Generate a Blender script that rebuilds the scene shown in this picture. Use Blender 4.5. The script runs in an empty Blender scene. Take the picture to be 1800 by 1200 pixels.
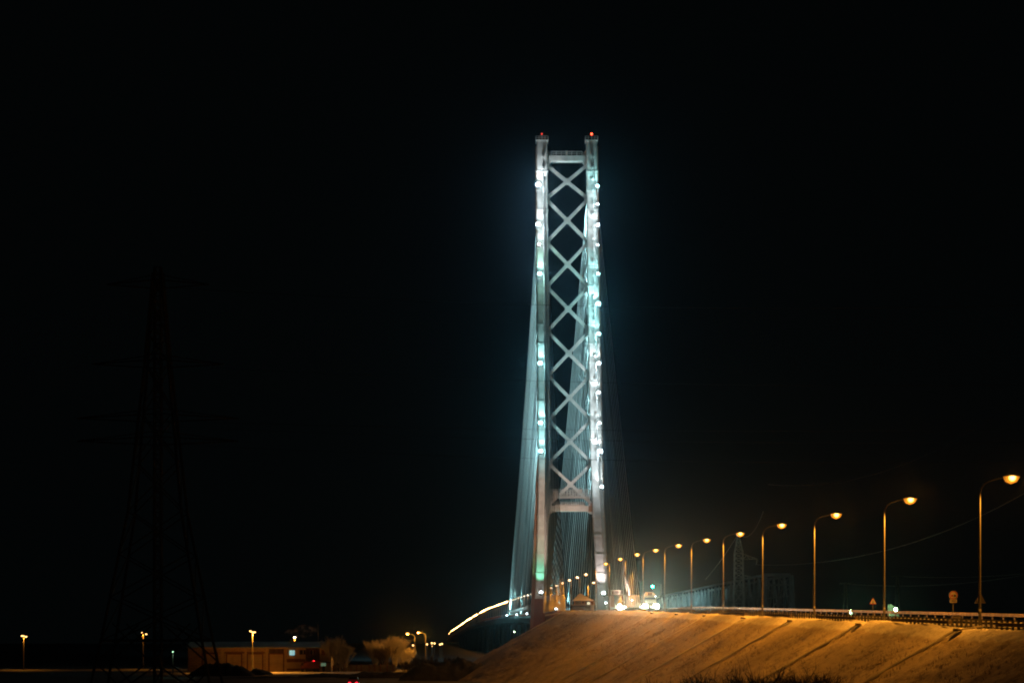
import bpy, math, random
import numpy as np
from mathutils import Vector, Matrix, noise

R = random.Random(7)
scene = bpy.context.scene
col = scene.collection
F = 3870.0            # focal length in pixels of the 1800 wide photograph

# ------------------------------------------------------------------ camera
cam_d = bpy.data.cameras.new("camera")
cam = bpy.data.objects.new("camera", cam_d)
col.objects.link(cam)
cam.location = (0, 0, 0)
cam.rotation_euler = (math.radians(90), 0, 0)
cam_d.sensor_width = 36.0
cam_d.lens = F * 36.0 / 1800.0
cam_d.shift_y = 525.0 / 1800.0
cam_d.clip_start = 1.0
cam_d.clip_end = 20000
scene.camera = cam

# ------------------------------------------------------------------ world, exposure
world = bpy.data.worlds.new("World")
scene.world = world
world.use_nodes = True
wb = world.node_tree.nodes["Background"]
wb.inputs[0].default_value = (0.62, 0.95, 1.0, 1)
wb.inputs[1].default_value = 0.0012
scene.view_settings.view_transform = 'Standard'
scene.view_settings.look = 'None'
scene.view_settings.exposure = 0.0
scene.view_settings.gamma = 1.0
cy = scene.cycles
cy.use_denoising = True
cy.pixel_filter_type = 'BLACKMAN_HARRIS'
cy.filter_width = 2.0
cy.max_bounces = 3
cy.diffuse_bounces = 1
cy.glossy_bounces = 1
cy.transmission_bounces = 2
cy.transparent_max_bounces = 6
cy.volume_bounces = 0
cy.use_light_tree = True
cy.caustics_reflective = False
cy.caustics_refractive = False

SODIUM = (1.0, 0.335, 0.024)
TEAL = (0.42, 0.98, 1.0)
COOL = (0.80, 0.95, 1.0)
MINT = (0.45, 1.0, 0.80)
HEAD = (1.0, 0.90, 0.66)

# ------------------------------------------------------------------ helpers
def W(px, py, Y):
    """point at depth Y that the photograph shows at pixel px, py"""
    return Vector(((px - 900.0) * Y / F, Y, (1125.0 - py) * Y / F))

def lerp_table(tab, y):
    if y <= tab[0][0]:
        a, b = tab[0], tab[1]
    elif y >= tab[-1][0]:
        a, b = tab[-2], tab[-1]
    else:
        for i in range(len(tab) - 1):
            if tab[i][0] <= y <= tab[i + 1][0]:
                a, b = tab[i], tab[i + 1]
                break
    return a[1] + (b[1] - a[1]) * (y - a[0]) / (b[0] - a[0])

def mat(name, color, rough=0.7, metal=0.0, vary=0.0, vscale=1.0, color2=None, bump=0.0, bscale=4.0, spec=0.3, emit=None, strength=0.0):
    m = bpy.data.materials.new(name)
    m.use_nodes = True
    nt = m.node_tree
    b = nt.nodes["Principled BSDF"]
    b.inputs["Base Color"].default_value = (*color, 1)
    b.inputs["Roughness"].default_value = rough
    b.inputs["Metallic"].default_value = metal
    b.inputs["Specular IOR Level"].default_value = spec
    tc = nt.nodes.new("ShaderNodeTexCoord")
    if vary or color2:
        n = nt.nodes.new("ShaderNodeTexNoise")
        n.inputs["Scale"].default_value = vscale
        n.inputs["Detail"].default_value = 5
        nt.links.new(tc.outputs["Object"], n.inputs["Vector"])
        r = nt.nodes.new("ShaderNodeValToRGB")
        c2 = color2 or tuple(c * (1 - vary) for c in color)
        r.color_ramp.elements[0].position = 0.35
        r.color_ramp.elements[1].position = 0.65
        r.color_ramp.elements[0].color = (*c2, 1)
        r.color_ramp.elements[1].color = (*color, 1)
        nt.links.new(n.outputs["Fac"], r.inputs["Fac"])
        nt.links.new(r.outputs["Color"], b.inputs["Base Color"])
    if bump:
        n2 = nt.nodes.new("ShaderNodeTexNoise")
        n2.inputs["Scale"].default_value = bscale
        n2.inputs["Detail"].default_value = 6
        nt.links.new(tc.outputs["Object"], n2.inputs["Vector"])
        bp = nt.nodes.new("ShaderNodeBump")
        bp.inputs["Distance"].default_value = bump
        nt.links.new(n2.outputs["Fac"], bp.inputs["Height"])
        nt.links.new(bp.outputs["Normal"], b.inputs["Normal"])
    if emit:
        b.inputs["Emission Color"].default_value = (*emit, 1)
        b.inputs["Emission Strength"].default_value = strength
        m.cycles.emission_sampling = 'NONE'
    return m

class MB:
    def __init__(s):
        s.v = []; s.f = []
    def quad(s, a, b, c, d):
        i = len(s.v); s.v += [tuple(a), tuple(b), tuple(c), tuple(d)]; s.f.append((i, i + 1, i + 2, i + 3))
    def tri(s, a, b, c):
        i = len(s.v); s.v += [tuple(a), tuple(b), tuple(c)]; s.f.append((i, i + 1, i + 2))
    def box(s, x0, x1, y0, y1, z0, z1):
        i = len(s.v)
        s.v += [(x0, y0, z0), (x1, y0, z0), (x1, y1, z0), (x0, y1, z0), (x0, y0, z1), (x1, y0, z1), (x1, y1, z1), (x0, y1, z1)]
        for q in ((0, 3, 2, 1), (4, 5, 6, 7), (0, 1, 5, 4), (1, 2, 6, 5), (2, 3, 7, 6), (3, 0, 4, 7)):
            s.f.append(tuple(i + k for k in q))
    def loft(s, rings, cap=True, closed=True):
        """rings: lists of equally many points"""
        n = len(rings[0]); base = len(s.v)
        for r in rings: s.v += [tuple(p) for p in r]
        for k in range(len(rings) - 1):
            for j in range(n if closed else n - 1):
                a = base + k * n + j; b = base + k * n + (j + 1) % n
                s.f.append((a, b, b + n, a + n))
        if cap:
            s.f.append(tuple(base + j for j in reversed(range(n))))
            s.f.append(tuple(base + (len(rings) - 1) * n + j for j in range(n)))
    def beam(s, p, q, w, h, up=(0, 0, 1)):
        p = Vector(p); q = Vector(q); d = (q - p).normalized()
        u = Vector(up)
        sx = d.cross(u)
        if sx.length < 1e-4: sx = d.cross(Vector((0, 1, 0)))
        sx.normalize(); sy = sx.cross(d).normalized()
        rs = []
        for c in (p, q):
            rs.append([c + sx * (w / 2) * a + sy * (h / 2) * b for a, b in ((-1, -1), (1, -1), (1, 1), (-1, 1))])
        s.loft(rs)
    def tube(s, pts, rad, n=6, cap=True):
        pts = [Vector(p) for p in pts]
        if not hasattr(rad, '__len__'): rad = [rad] * len(pts)
        rings = []
        ref = None
        for i, p in enumerate(pts):
            d = (pts[min(i + 1, len(pts) - 1)] - pts[max(i - 1, 0)]).normalized()
            if ref is None:
                ref = d.cross(Vector((0, 0, 1)))
                if ref.length < 1e-3: ref = Vector((1, 0, 0))
            ref = (ref - d * ref.dot(d)).normalized()
            o = d.cross(ref)
            rings.append([p + ref * (rad[i] * math.cos(2 * math.pi * k / n)) + o * (rad[i] * math.sin(2 * math.pi * k / n)) for k in range(n)])
        s.loft(rings, cap)
    def build(s, name, m, parent=None, smooth=False):
        me = bpy.data.meshes.new(name)
        off = parent_loc(parent)
        me.from_pydata([(a - off.x, b - off.y, c - off.z) for a, b, c in s.v], [], s.f)
        me.materials.append(m)
        if smooth: me.shade_smooth()
        me.update()
        o = bpy.data.objects.new(name, me)
        col.objects.link(o)
        if parent: o.parent = parent
        return o

def parent_loc(p):
    v = Vector((0, 0, 0))
    while p is not None:
        v += p.location; p = p.parent
    return v

def tag(o, label=None, cat=None, group=None, kind=None):
    if label: o["label"] = label
    if cat: o["category"] = cat
    if group: o["group"] = group
    if kind: o["kind"] = kind
    return o

def thing(name, loc, label, cat, group=None):
    o = bpy.data.objects.new(name, None)
    o.empty_display_size = 0.5
    col.objects.link(o)
    o.location = loc
    return tag(o, label, cat, group)

def copy_tree(o, parent=None):
    c = o.copy(); col.objects.link(c)
    if parent is not None:
        c.parent = parent
    for ch in list(o.children):
        copy_tree(ch, c)
    return c

def spot(name, loc, target, energy, color, cone, blend=0.5, radius=0.15, parent=None):
    l = bpy.data.lights.new(name, 'SPOT')
    l.energy = energy; l.color = color; l.spot_size = math.radians(cone); l.spot_blend = blend
    l.shadow_soft_size = radius
    o = bpy.data.objects.new(name, l); col.objects.link(o)
    loc = Vector(loc); target = Vector(target)
    q = (target - loc).to_track_quat('-Z', 'Y')
    o.rotation_euler = q.to_euler()
    o.location = loc - parent_loc(parent)
    if parent: o.parent = parent
    return o

def point(name, loc, energy, color, radius=0.1, parent=None):
    l = bpy.data.lights.new(name, 'POINT')
    l.energy = energy; l.color = color; l.shadow_soft_size = radius
    o = bpy.data.objects.new(name, l); col.objects.link(o)
    o.location = Vector(loc) - parent_loc(parent)
    if parent: o.parent = parent
    return o

# light strengths in one place
E_STREET = 7200
E_TOWER = 1000
E_CABLE = 3.0e4
HAZE = 0.000012

# ------------------------------------------------------------------ materials
M = {}
M['white_steel'] = mat("white_steel", (0.64, 0.62, 0.60), 0.5, 0.0, 0.25, 0.5, bump=.03, bscale=.9)
M['cable'] = mat("cable_sheath", (0.72, 0.74, 0.75), 0.4)
M['brown_steel'] = mat("brown_steel", (0.30, 0.15, 0.09), 0.6, 0, 0.3, 0.5)
M['red_steel'] = mat("red_painted_steel", (0.26, 0.08, 0.045), 0.55, 0, 0.3, 0.3)
M['galv'] = mat("galvanised_steel", (0.17, 0.17, 0.17), 0.6, 0.3, 0.2, 3.0)
M['rust_steel'] = mat("dull_rail_steel", (0.40, 0.33, 0.28), 0.6, 0.2, 0.5, 1.2)
M['dark_steel'] = mat("dark_steel", (0.05, 0.05, 0.05), 0.6, 0.2, 0.3, 1.0)
M['black_steel'] = mat("dull_pylon_steel", (0.05, 0.05, 0.05), 0.8, 0.0, 0.3, 1.0)
M['black_pole'] = mat("black_pole_paint", (.012, .012, .012), .8)
M['concrete'] = mat("concrete", (0.33, 0.31, 0.29), 0.9, 0, 0.35, 1.0, bump=0.02)
M['dark_concrete'] = mat("dark_brown_concrete", (0.10, 0.08, 0.065), 0.9, 0, 0.4, 2.0)  # mottled dark tone for kerbs, inlets and the hut
M['asphalt'] = mat("icy_asphalt", (0.17, 0.16, 0.15), 0.75, 0, 0, 0.25, color2=(0.36, 0.35, 0.34), bump=0.02)
M['asphalt'].node_tree.nodes["Noise Texture"].inputs["Scale"].default_value = 0.25
M['snow'] = mat("snow", (0.78, 0.79, 0.82), 0.8, 0, 0.10, 0.6, bump=0.12, bscale=1.5)
M['lens_na'] = mat("sodium_lens", (0.8, 0.6, 0.3), 0.4, emit=(1.0, 0.50, 0.12), strength=90)
M['lens_na_far'] = mat("sodium_lens_distant", (0.8, 0.6, 0.3), 0.4, emit=(1.0, 0.50, 0.16), strength=90)
def bowl_material(name, hot, warm, s_hot, s_warm, cx_, cz_, rx, rz):
    # lamp bowl: white-hot core, the lamp's orange halo put into the outer emission
    m = bpy.data.materials.new(name); m.use_nodes = True; nt = m.node_tree; b = nt.nodes["Principled BSDF"]
    tc = nt.nodes.new("ShaderNodeTexCoord"); mp = nt.nodes.new("ShaderNodeMapping"); mp.vector_type = 'POINT'
    mp.inputs["Location"].default_value = (-cx_ / rx, 0, -cz_ / rz); mp.inputs["Scale"].default_value = (1 / rx, 0, 1 / rz)
    ln = nt.nodes.new("ShaderNodeVectorMath"); ln.operation = 'LENGTH'
    nt.links.new(tc.outputs["Object"], mp.inputs[0]); nt.links.new(mp.outputs[0], ln.inputs[0])
    r = nt.nodes.new("ShaderNodeValToRGB"); r.color_ramp.interpolation = 'EASE'
    e = r.color_ramp.elements; e[0].position = .20; e[0].color = (*[c * s_hot / 10 for c in hot], 1); e[1].position = 1.0; e[1].color = (*[c * s_warm * .25 / 10 for c in warm], 1)
    k = e.new(.52); k.color = (*[c * s_warm / 10 for c in warm], 1)
    nt.links.new(ln.outputs["Value"], r.inputs["Fac"]); nt.links.new(r.outputs["Color"], b.inputs["Emission Color"])
    b.inputs["Emission Strength"].default_value = 10; m.cycles.emission_sampling = 'NONE'
    return m
M['lens_na'] = bowl_material("sodium_bowl", (1, .54, .10), (1, .31, .015), 9, 1.2, 2.4 * .8 + .45, 11.35 - .12, .62, .58)
M['lens_small'] = mat("small_sodium_lens", (.8, .6, .3), .4, emit=(1.0, .50, .16), strength=4.5)
M['lens_bridge'] = bowl_material("bridge_lamp_bowl", (1, .66, .36), (1, .36, .06), 14, 1.3, 1.2 * .8 + .45, 7.8 - .03, .50, .42)
M['lens_cool'] = mat("floodlight_glass", (0.8, 0.8, 0.8), 0.3, emit=(0.50, 1.0, 1.0), strength=14)
M['lens_white'] = mat("white_floodlight_glass", (0.8, 0.8, 0.8), 0.3, emit=(0.82, 0.97, 1.0), strength=20)
M['lens_mint'] = mat("green_white_lamp_glass", (0.8, 0.8, 0.8), 0.3, emit=(0.72, 1.0, 0.62), strength=40)
M['lens_head'] = mat("headlamp_glass", (0.8, 0.8, 0.8), 0.3, emit=(1.0, 0.92, 0.72), strength=400)
M['lens_red'] = mat("red_beacon_glass", (0.5, 0.02, 0.02), 0.3, emit=(1.0, 0.05, 0.02), strength=14)
M['lens_red_dim'] = mat("dim_red_beacon_glass", (0.5, 0.02, 0.02), 0.3, emit=(1.0, 0.06, 0.03), strength=1.6)
M['lens_tail'] = mat("tail_lamp_glass", (0.5, 0.02, 0.02), 0.3, emit=(1.0, 0.015, 0.03), strength=6)
M['lens_green'] = mat("green_signal_glass", (0.02, 0.4, 0.3), 0.3, emit=(0.05, 1.0, 0.72), strength=60)
M['glass'] = mat("dark_window_glass", (0.03, 0.035, 0.04), 0.12, spec=0.6)
M['lit_window'] = mat("lit_window", (0.6, 0.7, 0.7), 0.5, 0, 0.3, 2.0, emit=(0.45, 0.95, 0.92), strength=0.55)
M['lit_green'] = mat("lit_green_window", (0.4, 0.5, 0.4), 0.5, 0, 0.3, 2.0, emit=(0.35, 0.55, 0.33), strength=0.26)
M['tyre'] = mat("tyre_rubber", (0.02, 0.02, 0.02), 0.9)
M['sign_white'] = mat("sign_white", (0.75, 0.74, 0.70), 0.5)
M['sign_red'] = mat("sign_red", (0.55, 0.03, 0.02), 0.5)
M['sign_black'] = mat("sign_black", (0.02, 0.02, 0.02), 0.5)
M['sign_back'] = mat("sign_back_metal", (0.22, 0.21, 0.20), 0.6, 0.2)

# ------------------------------------------------------------------ road geometry
PY = [165, 201, 237, 270, 305, 337, 371, 406, 441, 477, 515]
PX = [1722, 1554, 1431, 1340, 1271, 1215, 1168, 1130, 1099, 1071, 1047]
POLE = [(y, (x - 900.0) * y / F) for x, y in zip(PX, PY)]
# a straight fit keeps rails smooth
_c = np.polyfit([a for a, b in POLE], [b for a, b in POLE], 2)
def XP(Y):
    return float(np.polyval(_c, min(Y, 560))) if Y > 0 else 0
ZR = [(60, -1.04), (165, 0.94), (441, 6.05), (515, 6.75), (624, 7.1), (735, 8.1), (975, 10.4), (1100, 11.4), (1250, 12.0), (1400, 12.0), (2090, 12.0), (2700, 7.4), (3000, 5.2), (3110, 0.0)]
def zroad(Y):
    return sum(lerp_table(ZR, Y + d) for d in (-24, -12, 0, 12, 24)) / 5 if Y > 100 else lerp_table(ZR, Y)
XE = [(440, 15.1), (468, 14.3), (735, 6.25), (1100, -4.7), (1250, -10.6), (1400, -18.1), (2090, -43.2), (2700, -69.8), (3000, -84.5), (3110, -91.6)]
def XL(Y):
    """left edge of the bridge deck where the lamps stand"""
    return lerp_table(XE, Y)
def XS(Y):
    """shoulder of the embankment towards the camera"""
    a = XP(Y) - 1.9
    if Y < 395: return a
    t = min(1, (Y - 395) / 60.0); t = t * t * (3 - 2 * t)
    return a * (1 - t) + 11.4 * t
GZ = -8.0

# ------------------------------------------------------------------ ground, embankment, road, river
def sheet(name, pts, m, label_kind="structure"):
    b = MB(); b.quad(*pts); o = b.build(name, m); tag(o, kind=label_kind); return o

def snow_ground_material():
    m = bpy.data.materials.new("snowy_ground"); m.use_nodes = True
    nt = m.node_tree; b = nt.nodes["Principled BSDF"]; b.inputs["Roughness"].default_value = 0.85
    b.inputs["Specular IOR Level"].default_value = 0.2
    tc = nt.nodes.new("ShaderNodeTexCoord")
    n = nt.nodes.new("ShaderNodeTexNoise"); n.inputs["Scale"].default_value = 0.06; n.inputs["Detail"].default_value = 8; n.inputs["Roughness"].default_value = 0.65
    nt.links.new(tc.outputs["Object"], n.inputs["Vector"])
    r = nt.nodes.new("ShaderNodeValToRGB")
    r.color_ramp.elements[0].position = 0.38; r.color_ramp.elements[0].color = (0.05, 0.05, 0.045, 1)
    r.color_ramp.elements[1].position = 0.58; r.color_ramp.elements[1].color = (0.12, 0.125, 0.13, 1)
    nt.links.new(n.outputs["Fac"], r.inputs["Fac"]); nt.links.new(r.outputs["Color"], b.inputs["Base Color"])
    return m
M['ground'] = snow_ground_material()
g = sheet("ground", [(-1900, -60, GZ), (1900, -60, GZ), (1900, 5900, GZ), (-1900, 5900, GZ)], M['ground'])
g = sheet("frozen_river", [(-1900, 700, GZ + .05), (1900, 700, GZ + .05), (1900, 2700, GZ + .05), (-1900, 2700, GZ + .05)], mat("wind_swept_ice", (.03, .032, .035), .6, 0, .4, .02))

def slope_material():
    m = bpy.data.materials.new("snowy_grass_slope"); m.use_nodes = True
    nt = m.node_tree; b = nt.nodes["Principled BSDF"]; b.inputs["Roughness"].default_value = 0.9
    b.inputs["Specular IOR Level"].default_value = 0.1
    L = nt.links.new
    tc = nt.nodes.new("ShaderNodeTexCoord")
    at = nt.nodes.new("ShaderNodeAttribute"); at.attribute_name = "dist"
    def noise_(scale, det, vec=None, rough=0.6):
        n = nt.nodes.new("ShaderNodeTexNoise"); n.inputs["Scale"].default_value = scale; n.inputs["Detail"].default_value = det
        n.inputs["Roughness"].default_value = rough
        L(vec or tc.outputs["Object"], n.inputs["Vector"]); return n.outputs["Fac"]
    def math_(op, a, b_=None, c_=None):
        n = nt.nodes.new("ShaderNodeMath"); n.operation = op
        for i, x in enumerate((a, b_, c_)):
            if x is None: continue
            if isinstance(x, (int, float)): n.inputs[i].default_value = x
            else: L(x, n.inputs[i])
        return n.outputs[0]
    def ramp(fac, stops):
        r = nt.nodes.new("ShaderNodeValToRGB")
        while len(r.color_ramp.elements) < len(stops): r.color_ramp.elements.new(0.5)
        for e, (p, c) in zip(r.color_ramp.elements, stops): e.position = p; e.color = (*c, 1)
        L(fac, r.inputs["Fac"]); return r.outputs["Color"]
    # streaks running down the slope: stretched noise in (along road, down slope)
    mp = nt.nodes.new("ShaderNodeMapping"); mp.inputs["Scale"].default_value = (0.06, 0.12, 0.08)
    L(tc.outputs["Object"], mp.inputs["Vector"])
    streak = noise_(1.0, 4, mp.outputs["Vector"])
    spec = noise_(2.6, 6, rough=0.75)
    spec2 = noise_(0.9, 5, rough=0.7)
    patch = noise_(0.11, 4)
    tuft = noise_(0.55, 2)
    s1 = math_('ADD', math_('MULTIPLY', spec, 0.55), math_('MULTIPLY', spec2, 0.30))
    s2 = math_('ADD', s1, math_('MULTIPLY', math_('ADD', math_('MULTIPLY', streak, 0.6), math_('MULTIPLY', patch, 1.4)), 0.32))
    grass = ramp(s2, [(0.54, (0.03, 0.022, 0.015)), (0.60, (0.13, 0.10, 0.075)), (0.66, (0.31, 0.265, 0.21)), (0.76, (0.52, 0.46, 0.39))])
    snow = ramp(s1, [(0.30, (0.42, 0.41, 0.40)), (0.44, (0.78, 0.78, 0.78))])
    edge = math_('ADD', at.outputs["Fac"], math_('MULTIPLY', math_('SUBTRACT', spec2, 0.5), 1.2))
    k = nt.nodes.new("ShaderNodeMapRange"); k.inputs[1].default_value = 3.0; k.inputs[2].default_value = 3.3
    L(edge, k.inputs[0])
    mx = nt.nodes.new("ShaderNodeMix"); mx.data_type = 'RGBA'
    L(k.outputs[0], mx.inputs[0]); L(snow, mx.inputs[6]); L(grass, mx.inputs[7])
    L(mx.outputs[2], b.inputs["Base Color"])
    bp = nt.nodes.new("ShaderNodeBump"); bp.inputs["Distance"].default_value = 0.45; bp.inputs["Strength"].default_value = 0.9
    L(s1, bp.inputs["Height"]); L(bp.outputs["Normal"], b.inputs["Normal"])
    return m
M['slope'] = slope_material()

def embankment():
    verts = []; dist = []; faces = []
    Ys = []
    y = 92.0
    while y < 526: Ys.append(y); y += 0.5 + y / 900.0
    nl, nr = 64, 12
    for Y in Ys:
        top = zroad(Y)
        t = top - max(0, Y - 500) / 1.6
        t = max(t, GZ - 0.3)
        xs = XS(Y); run = (t - GZ + 0.4) * 1.75
        xr = XP(Y) + 17.0
        row = []
        for k in range(nl):
            u = (k / (nl - 1.0))
            d = run * (1 - u)
            x = xs - d
            z = t - d / 1.75
            row.append((x, z, d))
        for k in range(1, nr + 1):
            u = k / nr; row.append((xs + (xr - xs) * u, t, 0))
        row.append((xr + run, GZ - 0.4, 5.0))
        for x, z, d in row:
            p = Vector((x * 0.35, Y * 0.35, 0)); p2 = Vector((x * 1.1, Y * 1.1, 3))
            nz = 0.0
            if d > 0 or (x - xs) < 2.0:
                amp = 1.0
                nz = amp * (0.22 * noise.noise(p) + 0.17 * noise.noise(p2) + 0.25 * noise.noise(Vector((x * .07, Y * .09, 9))))
                # rounded shoulder with a small snow berm left by the plough
                dd = d if d > 0 else -(x - xs)
                nz += 0.16 * math.exp(-((dd - 0.3) / 0.8) ** 2) * (0.6 + 0.6 * noise.noise(Vector((Y * .25, 0, 1)))) - 0.10 * math.exp(-abs(dd) / 1.0)
            else:
                nz = -0.12
            verts.append((x, Y, z + nz))
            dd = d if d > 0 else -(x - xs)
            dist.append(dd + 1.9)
    n = nl + nr + 1
    for i in range(len(Ys) - 1):
        for j in range(n - 1):
            a = i * n + j
            faces.append((a, a + 1, a + n + 1, a + n))
    me = bpy.data.meshes.new("embankment"); me.from_pydata(verts, [], faces)
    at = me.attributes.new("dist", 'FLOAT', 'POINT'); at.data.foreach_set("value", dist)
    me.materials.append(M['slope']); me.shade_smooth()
    o = bpy.data.objects.new("embankment", me); col.objects.link(o); tag(o, kind="structure")
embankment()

def strip_mesh(name, fx0, fx1, ys, fz, m, thick=0.0):
    b = MB(); n = len(ys)
    vs = []
    for y in ys: vs += [(fx0(y), y, fz(y)), (fx1(y), y, fz(y))]
    b.v = vs
    b.f = [(2 * i, 2 * i + 1, 2 * i + 3, 2 * i + 2) for i in range(n - 1)]
    return b.build(name, m)
ys = [92 + 4 * i for i in range(110)]
tag(strip_mesh("road", lambda y: XP(y) + 1.7, lambda y: XP(y) + 14.0, ys, lambda y: zroad(y) + 0.02, M['asphalt']), kind="structure")
lr = sheet("lower_road", [(-1200, 392, GZ + .03), (-2, 392, GZ + .03), (-2, 401, GZ + .03), (-1200, 401, GZ + .03)], M['asphalt'])

# ------------------------------------------------------------------ guard rails
def railing_near():
    t = thing("guard_rail", (XP(165) + 1.3, 165, zroad(165)), "low two-rail dark guard rail with close-set posts along the road edge nearer the camera", "guard rail")
    ys = [96 + 3.0 * i for i in range(122)]
    b = MB(); c = MB()
    for y0, y1 in zip(ys[:-1], ys[1:]):
        p = Vector((XP(y0) + 1.3, y0, zroad(y0))); q = Vector((XP(y1) + 1.3, y1, zroad(y1)))
        b.beam(p + Vector((0, 0, .30)), q + Vector((0, 0, .30)), 0.10, 0.17)
        c.beam(p + Vector((0, 0, .56)), q + Vector((0, 0, .56)), 0.09, 0.08)
    b.build("rail_beam", M['dark_steel'], t); c.build("top_rail", M['dark_steel'], t)
    y = 112.0; k = 0; far = MB()
    proto = None
    while y < 455:
        x = XP(y) + 1.12; z = zroad(y)
        if k < 100:
            if proto is None:
                pb = MB(); pb.box(-.08, .08, -.13, .13, -.35, .62)
                proto = pb.build("post", M['dark_steel'], None); proto.parent = t; o = proto
            else:
                o = proto.copy(); col.objects.link(o)
            o.location = Vector((x, y, z)) - t.location
        else:
            far.box(x - .08, x + .08, y - .13, y + .13, z - .35, z + .62)
        y += 1.5; k += 1
    f = far.build("post", M['dark_steel'], t); f["kind"] = "stuff"
railing_near()

def railing_far():
    t = thing("guard_rail", (XP(222) + 15, 222, zroad(222)), "corrugated steel guard rail lit orange along the far side of the road", "guard rail")
    ys = [120 + 4.0 * i for i in range(96)]
    prof = [(0.0, .44), (-.07, .50), (-.07, .55), (0.0, .60), (-.07, .66), (-.07, .71), (0, .76), (.02, .76), (.02, .44)]
    rings = [[(XP(y) + 15.0 + a, y, zroad(y) + h) for a, h in prof] for y in ys]
    b = MB(); b.loft(rings); b.build("rail_beam", M['rust_steel'], t)
    pb = MB(); pb.box(-.05, .07, -.06, .06, -.4, .70)
    proto = pb.build("post", M['rust_steel'], None); proto.parent = t
    for i, y in enumerate(ys):
        o = proto if i == 0 else proto.copy()
        if i: col.objects.link(o)
        o.location = Vector((XP(y) + 15.10, y, zroad(y))) - t.location
railing_far()

# ------------------------------------------------------------------ drain chutes and kerbs
def chute(Y, lab, wall=.17):
    x0 = XP(Y) - 1.0; z0 = zroad(Y)
    t = thing("drain_chute", (x0, Y, z0), lab, "drain chute", "drain chutes down the embankment")
    xs = XS(Y); b = MB(); sn = MB()
    rings = []; rings2 = []
    n = 24; L_ = (z0 - GZ) * 1.75 - 0.4
    for k in range(n + 1):
        d = L_ * k / n
        x = xs - d; z = z0 - d / 1.75 + 0.02
        if k == 0: x = x0 + .5; z = z0 + .03
        yj = Y - 0.9 + 0.15 * math.sin(k)
        w = 0.42
        rings.append([(x, yj - w, z + .05), (x, yj - w + .09, z + wall), (x, yj - w + .16, z + wall), (x, yj - w + .2, z + .02), (x, yj + w - .2, z + .02), (x, yj + w - .16, z + wall), (x, yj + w - .09, z + wall), (x, yj + w, z + .05)])
        h = .13 + .06 * noise.noise(Vector((k * .7, Y, 0)))
        rings2.append([(x, yj - w + .19, z + .03), (x, yj, z + h + .03), (x, yj + w - .19, z + .03)])
    b.loft(rings); b.build("channel", M['concrete'], t)
    sn.loft(rings2, closed=False, cap=False); sn.build("snow_fill", M['snow'], t)
    c = MB(); xi = xs - 0.55; zi = z0 - .55 / 1.75
    c.loft([[(xi + .35 * math.cos(a) , Y - 2.0 + .75 * math.sin(a), zi + .06) for a in [i * math.pi / 5 for i in range(10)]],
            [(xi - .1 + .25 * math.cos(a), Y - 2.0 + .6 * math.sin(a), zi + .26) for a in [i * math.pi / 5 for i in range(10)]]])
    c.build("inlet", M['dark_concrete'], t)
chn = ["below the tall lamp at the right edge", "below the second lamp from the right edge", "below the third lamp from the right edge", "below the fourth lamp from the right edge",
       "below the fifth lamp from the right edge", "below the sixth lamp from the right edge", "below the seventh lamp from the right edge"]
for i in range(7):
    chute(PY[i], "drain channel down the snowy slope " + chn[i], .16 if i < 3 else .07)
kl = ["between the lamp at the right edge and the second lamp", "between the second and third lamps from the right edge", "between the third and fourth lamps from the right edge",
      "between the fourth and fifth lamps from the right edge", "between the fifth and sixth lamps from the right edge", "between the sixth and seventh lamps from the right edge"]
def kerb(y0, y1, lab):
    t = MB()
    for k in range(12):
        a = y0 + (y1 - y0) * k / 12; c = y0 + (y1 - y0) * (k + 1) / 12
        dz = .36 + .05 * noise.noise(Vector((a, 0, 0)))
        t.beam((XP(a) - .9, a, zroad(a) + dz), (XP(c) - .9, c, zroad(c) + dz), .30, .26)
    o = t.build("kerb_bank", M['dark_concrete']); tag(o, lab, "kerb", "dark kerbs along the shoulder")
kerb(118, 158, "dark low kerb on the snowy shoulder at the right edge of the picture")
for i in range(6): kerb(PY[i] + 7, PY[i + 1] - 9, "dark kerb " + kl[i])

# ------------------------------------------------------------------ street lamps on the approach
def lamp_proto(H, arm, rad, lensmat, name="street_lamp", big=1.0):
    """local coordinates, base at origin, arm towards +X"""
    t = thing(name, (0, 0, 0), "tmp", "street lamp")
    p = [(0, 0, -.5), (0, 0, 1.2), (0, 0, H - 2.2), (0, 0, H - 1.35)]
    p += [(arm * .04, 0, H - .95), (arm * .12, 0, H - .62), (arm * .26, 0, H - .40), (arm * .5, 0, H - .22), (arm * .84, 0, H - .05)]
    b = MB(); b.tube(p, [rad * 1.15, rad * 1.05, rad * .8, rad * .75, rad * .62, rad * .55, rad * .5, rad * .45, rad * .42], 8)
    b.tube([(0, 0, -.1), (0, 0, .12)], [rad * 2.0, rad * 2.0], 8)
    b.box(-rad * 1.1, rad * 1.1, -rad * 1.3, -rad * 1.0, .9, 1.4)
    b.build("pole", M['galv'], t, True)
    h = MB()
    rr = []
    for s_, w, hh in ((0.0, .05, .05), (.10, .13, .10), (.30, .17, .13), (.60, .16, .11), (.80, .09, .05)):
        x = arm * .80 + s_
        rr.append([(x, w * math.cos(a), H + .02 + hh * max(0.0, math.sin(a)) - (0.02 if math.sin(a) < 0 else 0)) for a in [i * math.pi / 5 for i in range(10)]])
    h.loft(rr); hd = h.build("lamp_head", M['galv'], t, True)
    l = MB()
    rr = []
    for s_, w, hh in ((.06, .08, .04), (.18, .20, .17), (.45, .24, .24), (.70, .19, .18), (.86, .07, .04)):
        w *= big * 1.6; hh *= big * 2.0; x = arm * .80 + .45 + (s_ - .45) * big * 1.25  # bowl oversized to take in the lamp's glare
        rr.append([(x, w * math.cos(a), H - .01 - hh * max(0.0, -math.sin(a))) for a in [i * math.pi / 5 for i in range(10)]])
    l.loft(rr); ln = l.build("lens", lensmat, None, True); ln.parent = hd
    return t
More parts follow.
